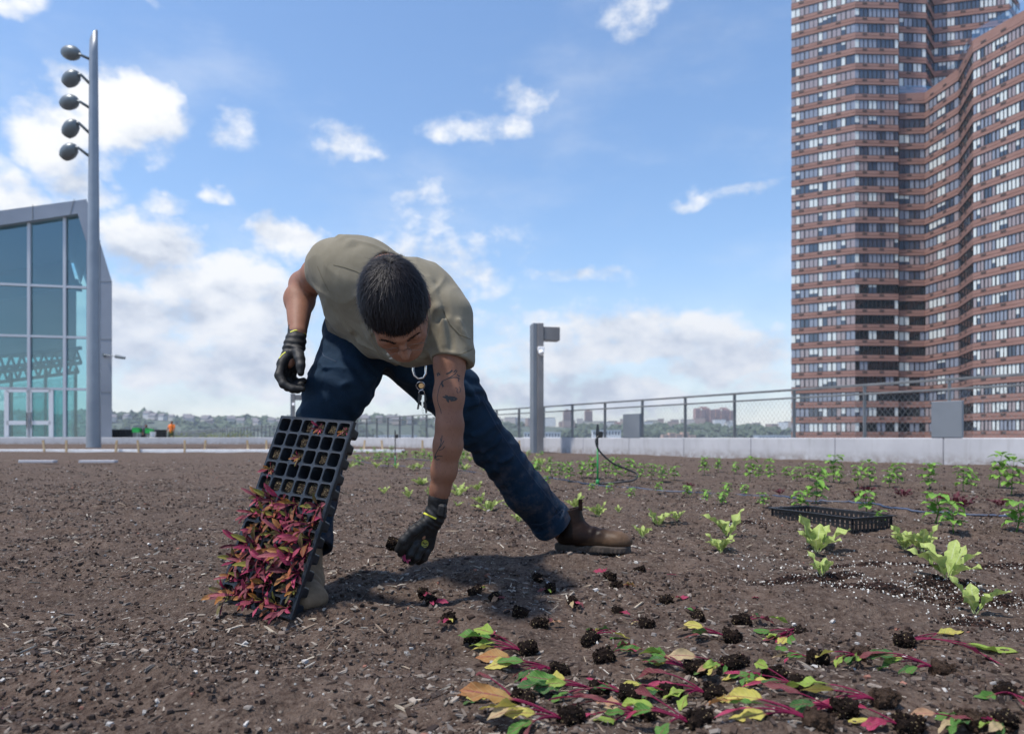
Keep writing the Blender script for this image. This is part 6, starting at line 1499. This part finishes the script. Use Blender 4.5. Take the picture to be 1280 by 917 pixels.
# ======================= far side of the roof: workers, crates, screen, shrubs =======================
def far_person(px, D, H, shirt_c, lean, lab, arms, crouch=0.):
    X = (px - 640) / FPX * D; r = empty('person', (X, D, 0)); tag(r, lab, 'person')
    hip = .92 * H / 1.75 * (1 - crouch); sh = hip + .50; O = np.array([X, D, 0]); hd = np.array([lean * .55, -.05 - lean * .1, sh + .20 - abs(lean) * .12]); cs = np.array([lean * .4, 0, sh - .06])
    def bf(p):
        d = ell(p, hd, (.075, .095, .115)); d = smin(d, cap(p, hd - [0, 0, .05], cs, .05), .03); d = smin(d, cap(p, cs, (0, 0, hip), .13, .12), .06)
        for s in (-1, 1):
            e = np.array([s * arms[0] + lean * .4, -.1, sh - .30]); w = np.array([s * arms[1] + lean * .5, -.25, sh - .42])
            d = smin(d, chain(p, [cs + [s * .17, 0, .03], e, w, w + [0, -.03, -.12]], [.055, .042, .032, .03], .02), .03)
            kn = np.array([s * .12, -.35 * crouch, hip * .52 + .1 * crouch]); d = smin(d, chain(p, [(s * .09, 0, hip), kn, (s * .12, .05 * crouch, .08)], [.09, .06, .045], .02), .04)
            d = smin(d, cap(p, (s * .12, .03, .05), (s * .13, -.14, .035), .045, .035), .02)
        return d
    sdf_obj('body', bf, (-.7, -.75, -.02), (.8, .35, 1.95), .022, M_SKIN, r)
    def sf(p):
        d = cap(p, cs, (0, 0, hip + .02), .155, .15)
        for s in (-1, 1): d = smin(d, cap(p, cs + [s * .17, 0, .03], (cs + [s * .17, 0, .03]) * .45 + np.array([s * arms[0] + lean * .4, -.1, sh - .30]) * .55, .07, .06), .04)
        return smin(d + .006 * vnoise3(p * 14, 3), d, .01)
    sdf_obj('shirt', sf, (-.7, -.6, .3), (.8, .35, 1.95), .022, mat('far_shirt', shirt_c, .8), r)
    def tf(p):
        d = None
        for s in (-1, 1):
            kn = np.array([s * .12, -.35 * crouch, hip * .52 + .1 * crouch]); c = chain(p, [(s * .08, 0, hip), kn, (s * .12, .05 * crouch, .12)], [.115, .085, .07], .02); d = c if d is None else smin(d, c, .04)
        return d
    sdf_obj('trousers', tf, (-.5, -.6, .0), (.5, .35, 1.3), .022, mat('far_trousers', (.02, .022, .03), .8), r)
    sdf_obj('hair', lambda p: smax(ell(p, hd + [0, .012, .025], (.085, .10, .105)), -(p[:, 2] - hd[2] - .0) - (p[:, 1] - 0) * .6, .01), (-.6, -.5, .8), (.7, .3, 2.0), .02, M_HAIR, r)
    return r
far_person(214, 51.4, 1.75, (.85, .20, .03), .12, 'distant worker in a bright orange shirt standing behind the far kerb wall', (.26, .24))
far_person(180.5, 51.2, 1.7, (.03, .035, .05), .30, 'distant worker in dark clothes stooping over green crates behind the kerb', (.24, .12), .25)
M_GCR = mat('green_crate', (.01, .36, .06), .5)
for (px, w, zt_, lab) in ((171.5, .5, 1.18, 'green crate stacked left of the stooping distant worker'), (187, .42, 1.12, 'green crate right of the stooping distant worker')):
    X = (px - 640) / FPX * 51; r = empty('crate', (X, 51, 0)); tag(r, lab, 'crate'); mb = MB()
    for (c, s_) in (((0, -.2, zt_ - .16), (w, .03, .32)), ((0, .2, zt_ - .16), (w, .03, .32)), ((-w / 2, 0, zt_ - .16), (.03, .4, .32)), ((w / 2, 0, zt_ - .16), (.03, .4, .32)), ((0, 0, zt_ - .31), (w, .4, .03)), ((0, -.21, zt_), (w * 1.05, .04, .05))): mb.box(c, s_, bev=.004)
    mb.build('side', M_GCR, r); tb2 = MB()
    for sx in (-1, 1):
        for sy in (-1, 1): tb2.box((sx * w * .4, sy * .15, (zt_ - .33) / 2), (.05, .05, zt_ - .33))
    tb2.build('stand', M_STEEL, r)
X = (192 - 640) / FPX * 51; r = empty('bucket', (X, 50.9, 0)); tag(r, 'white bucket on a stool beside the stooping distant worker', 'bucket')
MB().tube([(0, 0, .52), (0, 0, .55), (0, 0, .88), (0, 0, .9)], [.16, .17, .21, .22], 16).build('pail', M_WHITE, r, smooth=True); MB().box((0, 0, .26), (.35, .35, .5), bev=.02).build('stool', M_STEEL, r)
xa, xb = (141 - 640) / FPX * 53, (168 - 640) / FPX * 53
def screen(x0, x1, D, z, lab):
    r = empty('windscreen', ((x0 + x1) / 2, D, 0)); tag(r, lab, 'fence screen'); w = x1 - x0; n = 24
    V = [[-w / 2 + w * i / n, .03 * math.sin(i * 1.9), zz] for zz in (.1, z) for i in range(n + 1)]; F = [(i, i + 1, n + 2 + i, n + 1 + i) for i in range(n)]
    o = np_mesh('fabric', V + [[v[0], v[1] + .02, v[2]] for v in V], np.array(F + [(a + 2 * n + 2, b + 2 * n + 2, c + 2 * n + 2, d + 2 * n + 2) for a, b, c, d in F]), [mat('black_fabric', (.012, .013, .015), .9)], True, r)
    mb = MB()
    for k in range(4): mb.box((-w / 2 + w * k / 3, .05, z / 2), (.06, .06, z + .05))
    mb.build('post', M_STEEL, r)
screen(xa - 1, xb, 53, 1.10, 'black fabric screen on posts beside the glass building behind the kerb'); screen((193 - 640) / FPX * 53, (208 - 640) / FPX * 53, 53, 1.08, 'short black fabric screen left of the orange worker')
rs = random.Random(21)
for i, (px, top) in enumerate(((214, 539), (225, 542), (236, 541), (252, 541), (262, 539), (270, 540), (278, 541), (285, 539), (292, 540), (302, 538), (310, 539))):
    D = 51.0; X = (px - 640) / FPX * D; r = empty('shrub', (X, D, 0)); H = CAM_Z + (HOR - top) / FPX * D; mb = MB()
    tag(r, 'small yellow green shrub behind the far kerb wall, %s from the left' % ORD[i], 'shrub', 'low shrubs behind the far kerb wall')
    for k in range(90):
        v = np.array([rs.gauss(0, .2), rs.gauss(0, .2), abs(rs.gauss(H * .6, .22))]); v[2] = min(v[2], H); a = rs.uniform(0, 6.3)
        leaf(mb, v, (math.cos(a), math.sin(a), rs.uniform(-.2, .8)), (0, 0, 1), .16, .07, (.10, .17, .03), (.25, .30, .05), (.2, .25, .05), stem=.1, ns=3, rg=rs)
    mb.build('foliage', M_LEAF, r, smooth=True, cols=True)
    st3 = MB()
    for k in range(5): st3.tube([(0, 0, -.1), (rs.gauss(0, .12), rs.gauss(0, .12), H * .7)], [.02, .01], 5)
    st3.build('stem', M_WOOD, r)
# ======================= the air over the river =======================
hzb = MB().box((100, 1100, 160), (5200, 3000, 392)); M_HAZE = bpy.data.materials.new('haze'); M_HAZE.use_nodes = True
nt = M_HAZE.node_tree; nt.nodes.remove(nt.nodes['Principled BSDF']); pv_ = nt.nodes.new('ShaderNodeVolumePrincipled')
pv_.inputs['Color'].default_value = (.80, .88, 1.0, 1); pv_.inputs['Density'].default_value = .0002; pv_.inputs['Anisotropy'].default_value = .2
nt.links.new(pv_.outputs[0], nt.nodes['Material Output'].inputs['Volume'])
tag(hzb.build('haze', M_HAZE), 'thin bluish haze over the river and far shore', 'haze', kind='stuff')
